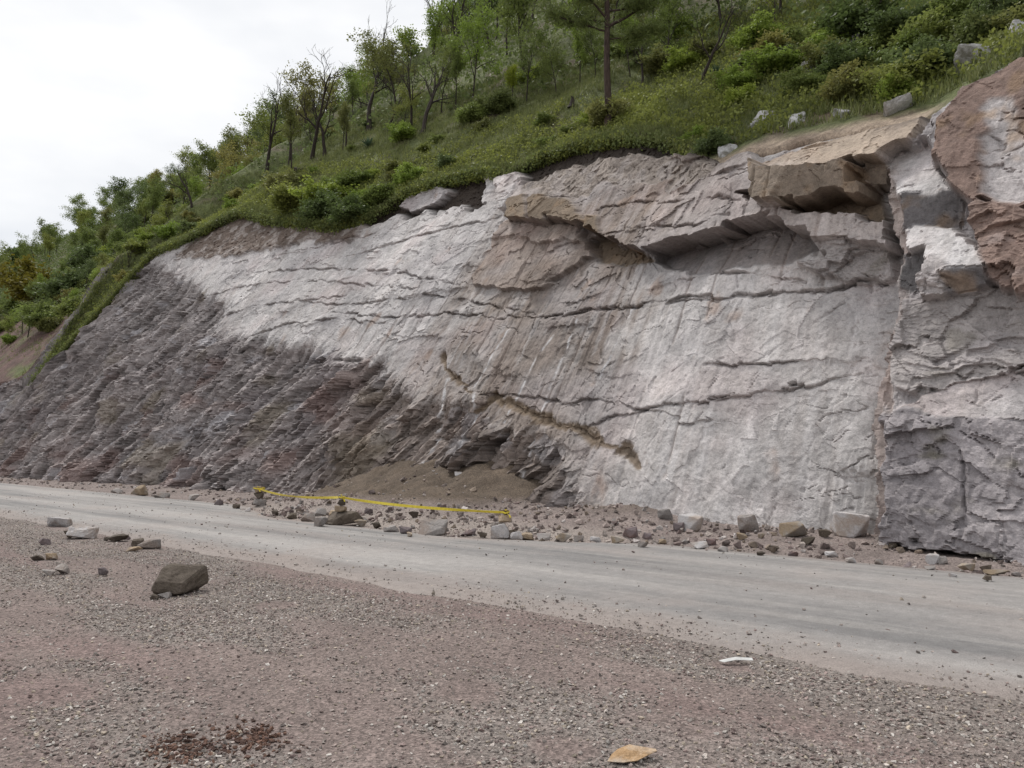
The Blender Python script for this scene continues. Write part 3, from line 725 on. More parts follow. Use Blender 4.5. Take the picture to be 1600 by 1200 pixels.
    moss = sstep(.25, .6, fbm(s*1.2, z*1.8, 18, 3, 122))[..., None]*bl*.6
    col = col*(1-moss)+np.array([.16, .145, .10])*moss
    pl = sstep(.05, .5, fbm(s*.9, z*1.4, 21, 3, 123))[..., None]*bl*.6
    col = col*(1-pl)+np.array([.42, .385, .39])*pl
    for wid, pts in WHITE_STREAKS:
        dist = line_dist(s+.08*noise(s*2, z*1.5, 3, 124), z, pts)
        k = (sstep(1.2, .3, dist/wid)*sstep(-.35, .25, f2+.3*f1))[..., None]*.8
        col = col*(1-k)+np.array([.60, .59, .60])*k
    gk = grooves[..., None]*.35*pale; col = col*(1-gk)+np.array([.30, .235, .20])*gk
    sc = soilc[..., None]*.9
    col = col*(1-sc)+np.array([.17, .125, .085])*sc
    so_ = R['soil'][..., None]; pk = sstep(.05, .3, fbm(s*1.3, z*1.6, 33, 4, 219))[..., None]*so_*(col.mean(-1, keepdims=True) > .09)*.75
    col = col*(1-pk)+np.array([.36, .32, .30])*pk*(1+.2*f2)[..., None]
    # soil washed on to the bare rim under the turf
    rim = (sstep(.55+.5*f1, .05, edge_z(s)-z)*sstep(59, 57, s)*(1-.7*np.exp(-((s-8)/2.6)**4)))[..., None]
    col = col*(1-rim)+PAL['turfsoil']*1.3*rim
    col = np.clip(col, .015, .72)
    V = to_world(s.ravel(), t.ravel(), z.ravel()); cf = col.reshape(-1, 3)
    n, m = s.shape
    i = np.arange(n*m, dtype=np.int32).reshape(n, m)
    F = np.stack([i[:-1, :-1].ravel(), i[:-1, 1:].ravel(), i[1:, 1:].ravel(), i[1:, :-1].ravel()], -1)
    fp = part.ravel()[F].max(1)
    root = None
    for pid, name in enumerate(parts):
        Fp = F[fp == pid]
        if not len(Fp): continue
        used, inv = np.unique(Fp, return_inverse=True)
        o = link('rock_cliff' if pid == 0 else name, mesh_np(name, V[used], inv.reshape(-1, 4), M_CLIFF, cf[used], False), root)
        if pid == 0:
            root = tag(o, kind='structure')
    return root
cliff = build_cliff()

# ---------------------------------------------------------------- hillside above the cut
def hill_point(s, q, lift=0.0):
    s = float(s); q = float(q)
    return Vector(to_world(np.array([s]), edge_t(np.array([s]))+q, hill_z(np.array([s]), np.array([q]))+lift)[0])

def build_hill():
    S = np.concatenate([np.arange(-30, -4, .6), np.arange(-4, 64, .16), np.arange(64, 130, .6), np.arange(130, 330, 3)])
    Q = np.concatenate([[-9, -8, -7], np.arange(0, 3, .12), np.arange(3, 16, .3), np.arange(16, 60, 1.2), np.arange(60, 200, 12)])
    s, q = np.meshgrid(S, Q, indexing='ij')
    qq = np.maximum(q, 0)
    z = hill_z(s, qq); t = edge_t(s)+qq
    lip = .30+.28*fbm(s*.8, s*0, 0, 3, 131)                     # turf hanging over the rim
    lip = np.where((s > 3) & (s < 11), .06, np.clip(lip, .05, .7))*np.where(s > 50, .12, 1)
    rag = .16*noise(s*3, s*0, 0, 132)+.22*noise(s*.9, s*0, 0, 139)
    t = np.where(q == -9, t+.9, t); z = np.where(q == -9, z-.55, z)
    t = np.where(q == -8, t-.0-lip*.5, t); z = np.where(q == -8, z-.30+rag, z)
    t = np.where(q == -7, t-lip, t); z = np.where(q == -7, z-.02+rag, z)
    z = z+.05*fbm(s*2.2, qq*2.2, 0, 3, 133)*(qq > 0)
    g = np.array([.105, .122, .048]); br = np.array([.155, .13, .09]); lg = np.array([.15, .17, .065])
    f = fbm(s*.35, qq*.5, 0, 4, 134); f2 = fbm(s*1.4, qq*1.4, 0, 3, 135)
    k = sstep(0, .6, f+.4*f2)[..., None]; k2 = sstep(-.1, .6, -f+.4*f2)[..., None]
    c = g*(1-k)+br*k; c = c*(1-.5*k2)+lg*.5*k2
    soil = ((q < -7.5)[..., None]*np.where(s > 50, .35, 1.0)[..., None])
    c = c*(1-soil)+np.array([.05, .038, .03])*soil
    end = ((q < .1)*sstep(56.5, 58.5, s))[..., None]; c = c*(1-end)+np.array([.20, .175, .165])*(1+.3*f2)[..., None]*end
    red = (sstep(59.7, 60.8, s)*sstep(15, 8, qq+2.0*fbm(s*.2, qq*.3, 0, 3, 136))*sstep(-.55, .1, fbm(s*.25, qq*.5, 8, 3, 137)+.1))[..., None]
    c = c*(1-red)+np.array([.125, .078, .068])*(1+.6*f2)[..., None]*red
    bare = (sstep(13, 11, s)*sstep(2.5, 0, s-9.5)*0+sstep(.9, .2, qq)*sstep(11.5, 10.5, s)*sstep(4.2, 5, s))[..., None]
    c = c*(1-bare)+np.array([.33, .26, .20])*bare
    muddy = (sstep(.1, .5, fbm(s*.7, qq*.9, 3, 3, 138))*sstep(14, 11, s)*sstep(3.6, 1.0, qq))[..., None]*.8
    c = c*(1-muddy)+np.array([.16, .115, .085])*muddy
    n, m = s.shape
    i = np.arange(n*m).reshape(n, m)
    F = np.stack([i[:-1, :-1].ravel(), i[:-1, 1:].ravel(), i[1:, 1:].ravel(), i[1:, :-1].ravel()], -1)
    return tag(link('hillside', mesh_np('hillside', to_world(s.ravel(), t.ravel(), z.ravel()), F, M_HILL, np.clip(c, .01, .6).reshape(-1, 3), True)), kind='structure')
hill = build_hill()

def build_far_hill():
    g = np.linspace(-1, 1, 90)
    x, y = np.meshgrid(g*190+84, g*150+300, indexing='ij')
    r = np.hypot((x-84), (y-300)*1.1)
    z = 330-1.62*r+9*fbm(x*.03, y*.03, 0, 4, 231)+5*np.abs(fbm(x*.12, y*.12, 0, 3, 232))
    n, m = x.shape
    i = np.arange(n*m).reshape(n, m)
    F = np.stack([i[:-1, :-1].ravel(), i[1:, :-1].ravel(), i[1:, 1:].ravel(), i[:-1, 1:].ravel()], -1)
    c = np.array([.040, .055, .045])*(1+.4*fbm(x*.05, y*.05, 3, 3, 233))[..., None]
    return tag(link('far_hill', mesh_np('far_hill', np.stack([x, y, z], -1).reshape(-1, 3), F, M_HILL, np.clip(c, .01, .2).reshape(-1, 3), True)), kind='structure')
build_far_hill()

# ---------------------------------------------------------------- rocks
def rock_mesh(name, seed, mat, size=(1, 1, 1), pts=14, detail=0):
    """an angular broken stone: hull of a few points, chipped edges, base at z = 0"""
    rng = np.random.default_rng(seed)
    p = rng.uniform(-1, 1, (pts, 3)); p /= np.maximum(np.abs(p).max(1, keepdims=True), .55)
    p *= rng.uniform(.78, 1.0, (pts, 1))
    bm = bmesh.new()
    for q in p: bm.verts.new(q)
    r = bmesh.ops.convex_hull(bm, input=bm.verts)
    bmesh.ops.delete(bm, geom=[g for g in r['geom_interior'] if isinstance(g, bmesh.types.BMVert)], context='VERTS')
    if detail:
        bmesh.ops.bevel(bm, geom=list(bm.edges), offset=.05, segments=1, affect='EDGES')
        bmesh.ops.triangulate(bm, faces=bm.faces)
        for _ in range(detail):
            bmesh.ops.subdivide_edges(bm, edges=list(bm.edges), cuts=1, use_grid_fill=True)
        co = np.array([v.co[:] for v in bm.verts]); nn = np.array([v.normal[:] for v in bm.verts])
        bm.normal_update()
        h = .07*fbm(co[:, 0]*1.8+seed, co[:, 1]*1.8, co[:, 2]*1.8, 4, seed)+.03*fbm(co[:, 0]*6, co[:, 1]*6, co[:, 2]*6, 2, seed+5)
        for v, d in zip(bm.verts, h): v.co += v.normal*float(d)
    lo = Vector([min(v.co[k] for v in bm.verts) for k in range(3)]); hi = Vector([max(v.co[k] for v in bm.verts) for k in range(3)])
    for v in bm.verts:
        for k in range(3):
            u = (v.co[k]-lo[k])/(hi[k]-lo[k])
            v.co[k] = (u-.5)*size[k] if k < 2 else u*size[k]
    me = bpy.data.meshes.new(name); bm.to_mesh(me); bm.free()
    me.materials.append(mat)
    return me

PINE = (17.66,0.64,30.3)
BARE_TREES = [((55.18,12.64,61.1),128,0),((45.34,5.82,52.6),148,1),((42.94,8.58,53.1),150,2),((34.19,6.72,45.1),140,3),((44.58,6.18,52.4),105,4),((19.46,5.56,35.4),100,5),((15.18,4.09,30.7),135,6),((56.38,8.71,57.9),70,7),((44.2,17.4,60.5),110,8),((52.83,10.25,59.8),112,9),((43.28,6.87,52.1),100,10),((39.75,8.07,50.3),105,11),((35.93,7.17,46.7),125,12)]
GREEN_TREES = [((32.04,8.75,45.0),120,0),((33.84,9.05,46.6),90,1),((27.98,7.77,42.4),92,2),((24.34,7.42,40.0),80,3),((23.04,7.13,38.8),70,0),((28.5,7.31,42.3),60,4),((25.82,7.46,41.0),70,1),((20.71,6.53,37.0),85,2),((18.73,6.48,35.6),110,3),((45.26,4.22,51.4),95,1),((35.26,9.1,47.7),90,2),((14.23,9.41,33.7),90,0),((36.56,6.95,47.0),64,1),((42.66,6.26,51.2),64,3)]
SHRUBS = [((99.49,11.95,89.3),58,9),((74.4,6.09,67.8),35,0),((9.75,6.21,26.1),46,1),((8.29,7.04,25.3),70,2),((6.62,5.83,23.0),60,2),((6.05,1.91,19.6),62,0),((5.23,3.06,19.8),60,2),((4.35,3.87,19.7),60,2),((7.21,2.34,20.9),50,3),((11.64,6.99,28.8),40,0),((14.18,7.38,32.2),45,1),((13.31,4.74,29.3),40,2),((11.61,4.95,27.2),40,0),((3.83,4.2,19.6),60,2),((37.57,0.61,43.1),42,0),((35.18,1.26,41.8),40,1),((30.95,0.05,37.9),40,2),((29.86,0.4,37.6),36,0),((28.98,1.18,38.0),30,1),((34.42,0.05,40.3),40,2),((42.41,1.74,47.7),35,3),((34.56,2.5,42.3),30,0),((27.27,1.22,37.2),24,2),((21.33,1.08,33.2),22,0),((11.4,0.22,23.5),32,2),((12.52,0.27,25.0),24,1),((35.09,6.45,45.6),26,1),((30.0,6.38,42.1),32,0),((28.91,6.93,42.2),30,2),((12.08,2.73,26.2),30,1),((9.37,3.18,23.5),34,0),((83.62,10.7,77.5),46,2),((158.92,26.92,140.6),36,2),((90.39,14.75,85.2),40,2),((92.6,18.84,89.7),28,0),((55.64,5.69,55.8),26,1),((8.24,4.71,23.6),44,2),((5.4,6.0,22.1),60,0),((20.34,10.37,39.6),40,1)]
OUTCROPS = [((10.6,0.21,22.5),18,48),((10.19,1.49,23.0),30,18),((8.73,0.89,21.2),12,36),((7.22,0.98,19.9),10,34),((6.35,0.31,18.7),10,22),((7.0,1.23,19.9),20,30),((9.29,5.69,25.2),70,28),((9.53,4.84,24.9),60,14),((9.62,4.31,24.6),20,14),((4.19,1.91,18.2),60,18),((3.38,2.17,17.8),24,28),((4.2,0.96,17.5),20,16),((4.73,1.53,18.2),24,12),((5.68,0.46,18.2),30,10),((11.36,2.58,25.2),20,12),((8.89,0.58,21.1),14,10),((8.26,2.6,22.0),16,8),((4.83,3.31,19.6),14,12)]
AGAVES = [((39.34,6.31,48.7),18),((13.31,3.79,28.6),22),((10.97,4.5,26.1),16),((14.87,5.02,31.1),20)]
LOG = (43.88,3.37,50.0)
STUMP = (22.1,4.23,35.9)
LOOSE_ROCKS = [('boulder',9.245,4.347,0.571,0.338),('r1',19.191,6.34,0.505,0.196),('r2',16.184,5.772,0.507,0.217),('r2b',16.457,5.667,0.146,0.146),('r3',15.266,6.055,0.376,0.129),('r3b',15.523,6.374,0.121,0.072),('r3c',15.597,6.026,0.119,0.071),('r4',13.716,5.974,0.326,0.152),('r4b',14.115,5.962,0.221,0.144),('r4c',13.567,5.661,0.233,0.074),('r5',15.696,5.013,0.216,0.114),('r6',13.57,4.248,0.176,0.078),('r7',13.489,4.415,0.177,0.098),('r8',11.978,4.031,0.193,0.132),('r8b',11.972,3.888,0.174,0.078),('r9',11.434,4.378,0.148,0.104),('r10',9.212,4.111,0.103,0.059),('r11',9.209,4.219,0.134,0.067),('road',2.446,11.533,0.113,0.073)]
CAIRNS = [(21.239,12.435,[(0.0,0.0,0.337,0.206),(-0.037,0.206,0.262,0.187),(-0.037,0.374,0.299,0.15)]),(14.674,10.643,[(0.0,0.0,0.791,0.283),(-0.085,0.268,0.226,0.113),(-0.071,0.382,0.17,0.099),(-0.071,0.495,0.127,0.099)]),(10.417,11.163,[(0.0,0.0,0.365,0.267),(0.061,0.267,0.243,0.122),(0.061,0.401,0.146,0.097)])]
VERGE_ROCKS = [(11.66,10.58,0.7,0.27),(14.21,12.22,0.24,0.15),(14.32,10.79,0.28,0.13),(18.06,11.04,0.26,0.13),(17.07,10.86,0.25,0.14),(15.99,10.6,0.33,0.18),(14.55,9.96,0.3,0.19),(16.72,11.44,0.31,0.16),(13.65,10.78,0.25,0.12),(12.68,10.34,0.31,0.12),(12.2,10.26,0.33,0.13),(11.19,11.01,0.32,0.15),(10.79,11.04,0.17,0.1),(10.0,11.13,0.24,0.14),(9.9,11.23,0.33,0.12),(9.56,11.38,0.26,0.12),(9.1,11.36,0.28,0.14),(9.09,11.81,0.21,0.11),(8.26,11.84,0.25,0.11),(8.46,12.54,0.31,0.19),(7.55,11.56,0.17,0.09),(8.18,12.64,0.19,0.12),(8.92,14.5,0.32,0.21),(8.17,13.75,0.27,0.17),(7.97,13.93,0.5,0.3),(6.95,12.76,0.22,0.11),(7.06,14.44,0.42,0.32),(7.17,15.36,0.23,0.13),(6.48,13.75,0.14,0.09),(6.02,14.17,0.49,0.28),(6.37,16.44,0.34,0.29),(5.54,14.32,0.23,0.14),(5.45,13.35,0.26,0.13),(5.18,14.65,0.66,0.41),(6.64,13.32,0.21,0.11),(6.79,12.13,0.26,0.11),(5.81,12.78,0.19,0.09),(4.85,12.73,0.2,0.08),(4.23,13.74,0.12,0.09),(3.41,12.83,0.19,0.13),(3.32,12.91,0.15,0.1),(3.29,12.22,0.13,0.05),(2.9,12.58,0.22,0.11),(2.5,12.29,0.31,0.07),(4.0,12.3,0.13,0.07),(3.6,12.29,0.15,0.07),(4.35,12.16,0.15,0.07),(2.47,13.32,0.18,0.07),(2.88,13.6,0.17,0.08),(2.88,11.64,0.1,0.04),(19.1,17.64,0.29,0.16),(15.82,15.2,0.21,0.12),(15.86,12.23,0.22,0.13),(11.64,9.95,0.15,0.08),(27.18,12.22,0.48,0.17),(25.33,12.44,0.42,0.17),(29.37,12.4,0.6,0.32),(22.34,11.75,0.26,0.15),(20.69,11.44,0.29,0.12),(31.83,12.59,0.39,0.17),(19.6,11.12,0.2,0.1),(16.49,11.65,0.22,0.14),(10.73,11.43,0.15,0.1),(6.34,12.05,0.17,0.08),(7.68,12.37,0.16,0.08),(8.68,11.75,0.21,0.09),(5.29,12.33,0.16,0.07),(5.66,12.0,0.14,0.06)]
LITTER = {'cardboard':(2.566,3.777),'strip':(3.08,6.001)}

def on_ground(s, t, sink=0.0):
    z = ground_z(np.array([s]), np.array([t]))+mound(np.array([s]), np.array([t]))*sstep(12, 12.8, np.array([t]))
    zz = float(z[0])
    if ROAD_NEAR+.1 < t < float(road_far(s)): 
        u = (t-ROAD_NEAR)/(float(road_far(s))-ROAD_NEAR); zz = .012+.05*(1-(2*u-1)**2)
    return Vector(to_world(np.array([s]), np.array([t]), zz-sink)[0])

FREE = {  # material, label
    'boulder': ('brown', 'largest dark brown boulder sitting alone on the gravel lot'),
    'r1': ('pale', 'pale flat-topped rock farthest left beside the near road edge'),
    'r2': ('pale', 'blocky light grey rock second from the left of the row along the road edge'),
    'r2b': ('brown', 'small brown stone leaning on the left of the blocky light grey rock'),
    'r3': ('brown', 'low brown rock in the middle of the row along the near road edge'),
    'r3b': ('purple', 'small dark stone touching the right end of the low brown rock'),
    'r3c': ('brown', 'small brown stone touching the left end of the low brown rock'),
    'r4': ('grey', 'rounded grey rock at the right end of the row along the road edge'),
    'r4b': ('brown', 'square brown rock behind the rounded grey rock at the row end'),
    'r4c': ('ochre', 'flat tan stone lying in front of the square brown rock'),
    'r5': ('purple', 'small dark rock below the pale flat-topped rock at far left'),
    'r6': ('brown', 'low brown stone farther left of two small ones on the left gravel'),
    'r7': ('ochre', 'reddish tan stone right of the low brown stone on the left gravel'),
    'r8': ('grey', 'upright grey stone with dark face left of the large boulder'),
    'r8b': ('grey', 'flat grey stone lying against the upright grey stone'),
    'r9': ('purple', 'lone dark purple stone between the upright stone and the large boulder'),
    'r10': ('brown', 'small dark stone at the left foot of the large boulder'),
    'r11': ('grey', 'small grey stone propped against the front foot of the large boulder'),
    'road': ('brown', 'single small brown stone lying on the asphalt near the cliff'),
}
rnd = random.Random(5)
for k, (name, s_, t_, w_, h_) in enumerate(LOOSE_ROCKS):
    mk, lab = FREE[name]
    big = name == 'boulder'
    me = rock_mesh('rock', 300+k*7, ROCK[mk], (w_*(.94 if big else 1.02), w_*.8, h_*(1.06 if big else 1.12)), 22 if big else 13, 3 if big else 2)
    o = link('boulder' if big else 'rock', me)
    fw = Vector((0, w_*.35, 0))
    o.location = on_ground(s_, t_, h_*.07)+fw
    o.rotation_euler = (0, 0, rnd.uniform(-.35, .35))
    tag(o, lab, 'boulder' if big else 'rock', 'rocks left on the gravel lot' if name != 'road' else None)

# stone stacks that hold up the tape
STACK_LABELS = [
    ['grey foot stone of the leftmost tape stack', 'brown middle stone of the leftmost tape stack', 'wide brown cap stone of the leftmost tape stack'],
    ['long dark boulder under the middle tape stack', 'light brown stone second from the bottom in the middle tape stack', 'brown stone below the cap in the middle tape stack', 'small cap stone of the middle tape stack'],
    ['two-toned block at the foot of the rightmost tape stack', 'flat tan middle stone of the rightmost tape stack', 'small cap stone of the rightmost tape stack'],
]
STACK_MATS = [['grey', 'brown', 'ochre'], ['brown', 'ochre', 'brown', 'grey'], ['pale', 'ochre', 'ochre']]
tape_posts = []
for ci, (s_, t_, rows) in enumerate(CAIRNS):
    p0 = on_ground(s_, t_, .02)
    zc = p0.z
    for ri, (dx, dz, w_, h_) in enumerate(rows):
        nxt = rows[ri+1][1] if ri+1 < len(rows) else dz+h_
        hh = max(nxt-dz, h_*.6)+.012
        w_ *= 1.12; hh *= 1.12
        me = rock_mesh('stack_stone', 500+ci*31+ri*5, ROCK[STACK_MATS[ci][ri]], (w_, min(w_*.85, .5), hh), 16, 2)
        o = link('stack_stone', me)
        o.location = (p0.x+dx, p0.y+.12, zc); o.rotation_euler = (0, 0, rnd.uniform(-.3, .3))
        zc += hh-.012
        tag(o, STACK_LABELS[ci][ri], 'rock', 'stones stacked as tape posts')
        top = (p0.x+dx, p0.y+.12, zc, w_)
    tape_posts.append(top)
    if ci == 2:
        o = link('rock', rock_mesh('rock', 571, ROCK['brown'], (.17, .2, .2), 13, 2)); o.location = (p0.x+.13, p0.y+.02, p0.z)
        tag(o, 'squared brown stone beside the foot block of the rightmost tape stack', 'rock', 'stones stacked as tape posts')

def build_tape():
    N = Nodes('yellow_tape'); v = N.coord()
    n = N.noise(v, 18, 3, .6)
    m = N.done(N.mix((.74, .60, .07), N.ramp(n, [(.3, .8), (.7, 1.1)]), 1, 'MULTIPLY'), .4)
    V = []; F = []
    def strip(pts, wid, roll):
        b = len(V)
        for k, (p, r) in enumerate(zip(pts, roll)):
            a = pts[max(k-1, 0)]; c = pts[min(k+1, len(pts)-1)]
            tdir = (Vector(c)-Vector(a)).normalized()
            side = tdir.cross(Vector((0, 0, 1))).normalized(); up = side.cross(tdir)
            w = up*math.cos(r)+side*math.sin(r)
            V.append(tuple(Vector(p)+w*wid/2)); V.append(tuple(Vector(p)-w*wid/2))
            if k: F.append((b+2*k-2, b+2*k-1, b+2*k+1, b+2*k))
    for (a, b, sag) in ((tape_posts[0], tape_posts[1], .13), (tape_posts[1], tape_posts[2], .06)):
        pts = []; roll = []
        za = a[2]-.05; zb = b[2]-.05
        for k in range(41):
            u = k/40
            pts.append((a[0]+(b[0]-a[0])*u, a[1]+(b[1]-a[1])*u-.09*min(1, 8*u*(1-u)+.3), za+(zb-za)*u-sag*4*u*(1-u)*(1-.35*u)))
            roll.append(.25+.35*math.sin(u*5.5+a[0])+.15*math.sin(u*17))
        strip(pts, .055, roll)
    for (x, y, zt, w) in tape_posts:            # a wrap round each top stone and a loose tail
        pts = [(x+math.cos(k/14*6.7)*w*.52, y+math.sin(k/14*6.7)*w*.48, zt-.05+.012*math.sin(k*1.7)) for k in range(15)]
        strip(pts, .032, [.15*math.sin(k) for k in range(15)])
        strip([(x+.02*k, y-w*.5-.01*k, zt-.03+.02*math.sin(k*2)+(.02 if k < 3 else -.02*k)) for k in range(6)], .03, [.5*k for k in range(6)])
    me = mesh_np('barrier_tape', V, F, m)
    o = link('barrier_tape', me)
    md = o.modifiers.new('thickness', 'SOLIDIFY'); md.thickness = .002
    return tag(o, 'yellow plastic barrier tape strung low between three stone stacks beside the road', 'tape')
build_tape()

# rubble strip at the foot of the face: the rocks big enough to pick out
proto = {}
for mk in ('grey', 'pale', 'brown', 'ochre', 'purple'):
    proto[mk] = [rock_mesh('rubble_rock', 700+i*13+len(mk)*3, ROCK[mk], (1, .85, 1), 12+i, 1) for i in range(5)]
SPECIAL = {
    0: ('grey', 'long grey brown boulder under the tape between middle and right stacks'),
    24: ('pale', 'pale round-shouldered boulder at the right end of the dirt heap'),
    26: ('grey', 'tilted dark grey pointed slab leaning against the cliff foot'),
    29: ('ochre', 'ochre-topped flat boulder lying at the foot of the pale face'),
    30: ('grey', 'grey rounded boulder behind the ochre-topped boulder at the cliff foot'),
    33: ('pale', 'largest pale boulder against the cliff foot by the vertical joint'),
    38: ('ochre', 'small bright ochre stone in the rubble below the buttress'),
    42: ('ochre', 'tan flat stone below the drill groove in the buttress'),
    43: ('ochre', 'long thin tan slab lying in the rubble at the far right'),
    39: ('pale', 'pale angular stone beside a bluish one below the buttress'),
    40: ('grey', 'bluish grey stone next to the pale angular stone below the buttress'),
    56: ('ochre', 'flat tan slab at the foot of the dark rubbly face far left'),
}
for k, (s_, t_, w_, h_) in enumerate(VERGE_ROCKS):
    if k in SPECIAL: mk, lab = SPECIAL[k]
    else:
        mk = rnd.choice(['grey', 'grey', 'brown', 'purple', 'pale', 'ochre'] if s_ < 20 else ['purple', 'purple', 'grey', 'brown'])
        if s_ > 20: lab = 'dark broken rock fallen at the foot of the purple rubbly face'
        elif s_ > 9.2: lab = 'broken rock in the spill between the tape and the dirt heap'
        else: lab = 'broken rock in the rubble strip below the pale face and buttress'
    o = link('rubble_rock', rnd.choice(proto[mk]))
    o.scale = (w_, w_*.8, h_*1.2); o.rotation_euler = (rnd.uniform(-.15, .15), rnd.uniform(-.15, .15), rnd.uniform(-.5, .5))
    o.location = on_ground(s_, t_, h_*.14)+Vector((0, w_*.3, 0))
    tag(o, lab, 'rock', 'rocks fallen along the cliff foot')

# ---------------------------------------------------------------- scattered stones (instanced, nobody could count them)
stone_col = bpy.data.collections.new('stone_shapes')
for i in range(9):
    me = rock_mesh('pebble', 900+i*11, M_SCATTER, (1, .8, .55), 10+i % 4, 0)
    stone_col.objects.link(bpy.data.objects.new('pebble', me))

def scatter(name, P, scl, rot, colr, label=None):
    me = bpy.data.meshes.new(name)
    me.vertices.add(len(P)); me.vertices.foreach_set('co', np.ascontiguousarray(P, np.float32).ravel())
    for nm, dt, arr, key in (('sscl', 'FLOAT_VECTOR', scl, 'vector'), ('srot', 'FLOAT_VECTOR', rot, 'vector')):
        a = me.attributes.new(nm, dt, 'POINT'); a.data.foreach_set(key, np.ascontiguousarray(arr, np.float32).ravel())
    a = me.attributes.new('scol', 'FLOAT_COLOR', 'POINT')
    c = np.ones((len(P), 4), np.float32); c[:, :3] = colr; a.data.foreach_set('color', c.ravel())
    a = me.attributes.new('spick', 'INT', 'POINT'); a.data.foreach_set('value', np.random.default_rng(3).integers(0, 9, len(P)).astype(np.int32))
    o = link(name, me)
    ng = bpy.data.node_groups.new(name+'_nodes', 'GeometryNodeTree')
    ng.interface.new_socket('Geometry', in_out='INPUT', socket_type='NodeSocketGeometry')
    ng.interface.new_socket('Geometry', in_out='OUTPUT', socket_type='NodeSocketGeometry')
    gi = ng.nodes.new('NodeGroupInput'); go = ng.nodes.new('NodeGroupOutput')
    iop = ng.nodes.new('GeometryNodeInstanceOnPoints'); ci = ng.nodes.new('GeometryNodeCollectionInfo')
    ci.inputs['Collection'].default_value = stone_col; ci.inputs['Separate Children'].default_value = True; ci.inputs['Reset Children'].default_value = True
    def na(nm, dt):
        nd = ng.nodes.new('GeometryNodeInputNamedAttribute'); nd.data_type = dt; nd.inputs['Name'].default_value = nm
        return nd.outputs[0]
    L = ng.links
    L.new(gi.outputs[0], iop.inputs['Points']); L.new(ci.outputs[0], iop.inputs['Instance'])
    iop.inputs['Pick Instance'].default_value = True
    L.new(na('spick', 'INT'), iop.inputs['Instance Index'])
    L.new(na('srot', 'FLOAT_VECTOR'), iop.inputs['Rotation']); L.new(na('sscl', 'FLOAT_VECTOR'), iop.inputs['Scale'])
    L.new(iop.outputs[0], go.inputs[0])
    md = o.modifiers.new('stones', 'NODES'); md.node_group = ng
    return tag(o, label, None, None, 'stuff')

rng = np.random.default_rng(11)
STONE_TINTS = np.array([(.37, .315, .285), (.45, .40, .365), (.30, .26, .24), (.34, .275, .25), (.28, .215, .20), (.50, .465, .43), (.21, .18, .165), (.41, .35, .285)])
def stone_arrays(n, lo, hi, power=2.2, tints=STONE_TINTS):
    sz = lo+(hi-lo)*rng.random(n)**power
    scl = sz[:, None]*rng.uniform(.7, 1.3, (n, 3))
    rot = np.stack([rng.normal(0, .35, n), rng.normal(0, .35, n), rng.uniform(0, 6.283, n)], -1)
    c = tints[rng.integers(0, len(tints), n)]*rng.uniform(.50, 1.42, (n, 1))
    return sz, scl, rot, c

def lot_gravel():
    n = 1500000
    r = 3.0+(27-3.0)*rng.random(n)
    a = rng.uniform(-.95, .95, n)
    x = r*np.sin(a); y = r*np.cos(a)
    # keep: even cover close by, thinning with distance
    dens = np.minimum(1.0, (r/3.0)*np.minimum(1, (9.0/r)**1.5)/3.0)
    s, t = to_road(x, y)
    g = patch_value(s, t)
    edge = t+.5*fbm(s*.8, t*.8, 2, 3, 141)
    keep = (rng.random(n) < dens*(.10+.90*g)*(sstep(ROAD_NEAR+.45, ROAD_NEAR-.9, edge)+.16*sstep(ROAD_NEAR+1.4, ROAD_NEAR, edge))) & (t < ROAD_NEAR+1.1)
    s, t, r = s[keep], t[keep], r[keep]
    sz, scl, rot, c = stone_arrays(len(s), .005, .032, 5.0)
    u = np.clip((t-ROAD_NEAR)/(road_far(s)-ROAD_NEAR), 0, 1)
    z = np.where(t > ROAD_NEAR+.12, .012+.05*(1-(2*u-1)**2)-.03*sstep(.04, 0, u), ground_z(s, t))-sz*.10
    scatter('lot_gravel', to_world(s, t, z), scl, rot, c, 'loose pinkish grey gravel strewn over the lot')
lot_gravel()

def road_grit():
    n = 2600
    s = rng.uniform(-2, 34, n); u = rng.random(n); t = ROAD_NEAR+(road_far(s)-ROAD_NEAR)*u
    k = rng.random(n) < (.22+.8*sstep(.25, 0, u)+1.0*sstep(.82, 1, u)+.35*np.exp(-((u-.5)/.1)**2))
    s, t, u = s[k], t[k], u[k]
    sz, scl, rot, c = stone_arrays(len(s), .012, .05, 3.5)
    z = .012+.05*(1-(2*u-1)**2)-sz*.05
    scatter('road_grit', to_world(s, t, z), scl, rot, c*.75, 'small stones and grit scattered over the asphalt')
road_grit()

def verge_rubble():
    n = 17000
    s = np.concatenate([rng.uniform(-5, 24, n), rng.uniform(24, 52, n//4)]); t = ROAD_FAR-1.8+6.2*rng.random(len(s))**1.25
    rf = road_far(s)
    clump = sstep(-.35, .4, fbm(s*.7, t*.9, 4, 3, 151))
    md = mound(s, t)
    k = (t > rf-.25-.3*rng.random(len(s))) & (t < face_base(s)+.3) & (rng.random(len(s)) < (.15+.75*clump)*(1-.72*sstep(.1, .4, md)))
    s, t = s[k], t[k]
    T2 = np.array([(.26, .21, .195), (.33, .285, .26), (.20, .155, .145), (.38, .345, .33), (.22, .175, .14), (.29, .24, .22)])
    for cs, ct, _r in CAIRNS:
        k2 = (np.hypot(s-cs, t-ct+.25) > .75); s, t = s[k2], t[k2]
    sz, scl, rot, c = stone_arrays(len(s), .025, .16, 4.0, T2)
    scl[:, 2] *= 1.25
    z = ground_z(s, t)+mound(s, t)*sstep(12, 12.8, t)-sz*.12
    scatter('verge_rubble', to_world(s, t, z), scl, rot, c, 'small broken rubble along the foot of the cut')
verge_rubble()

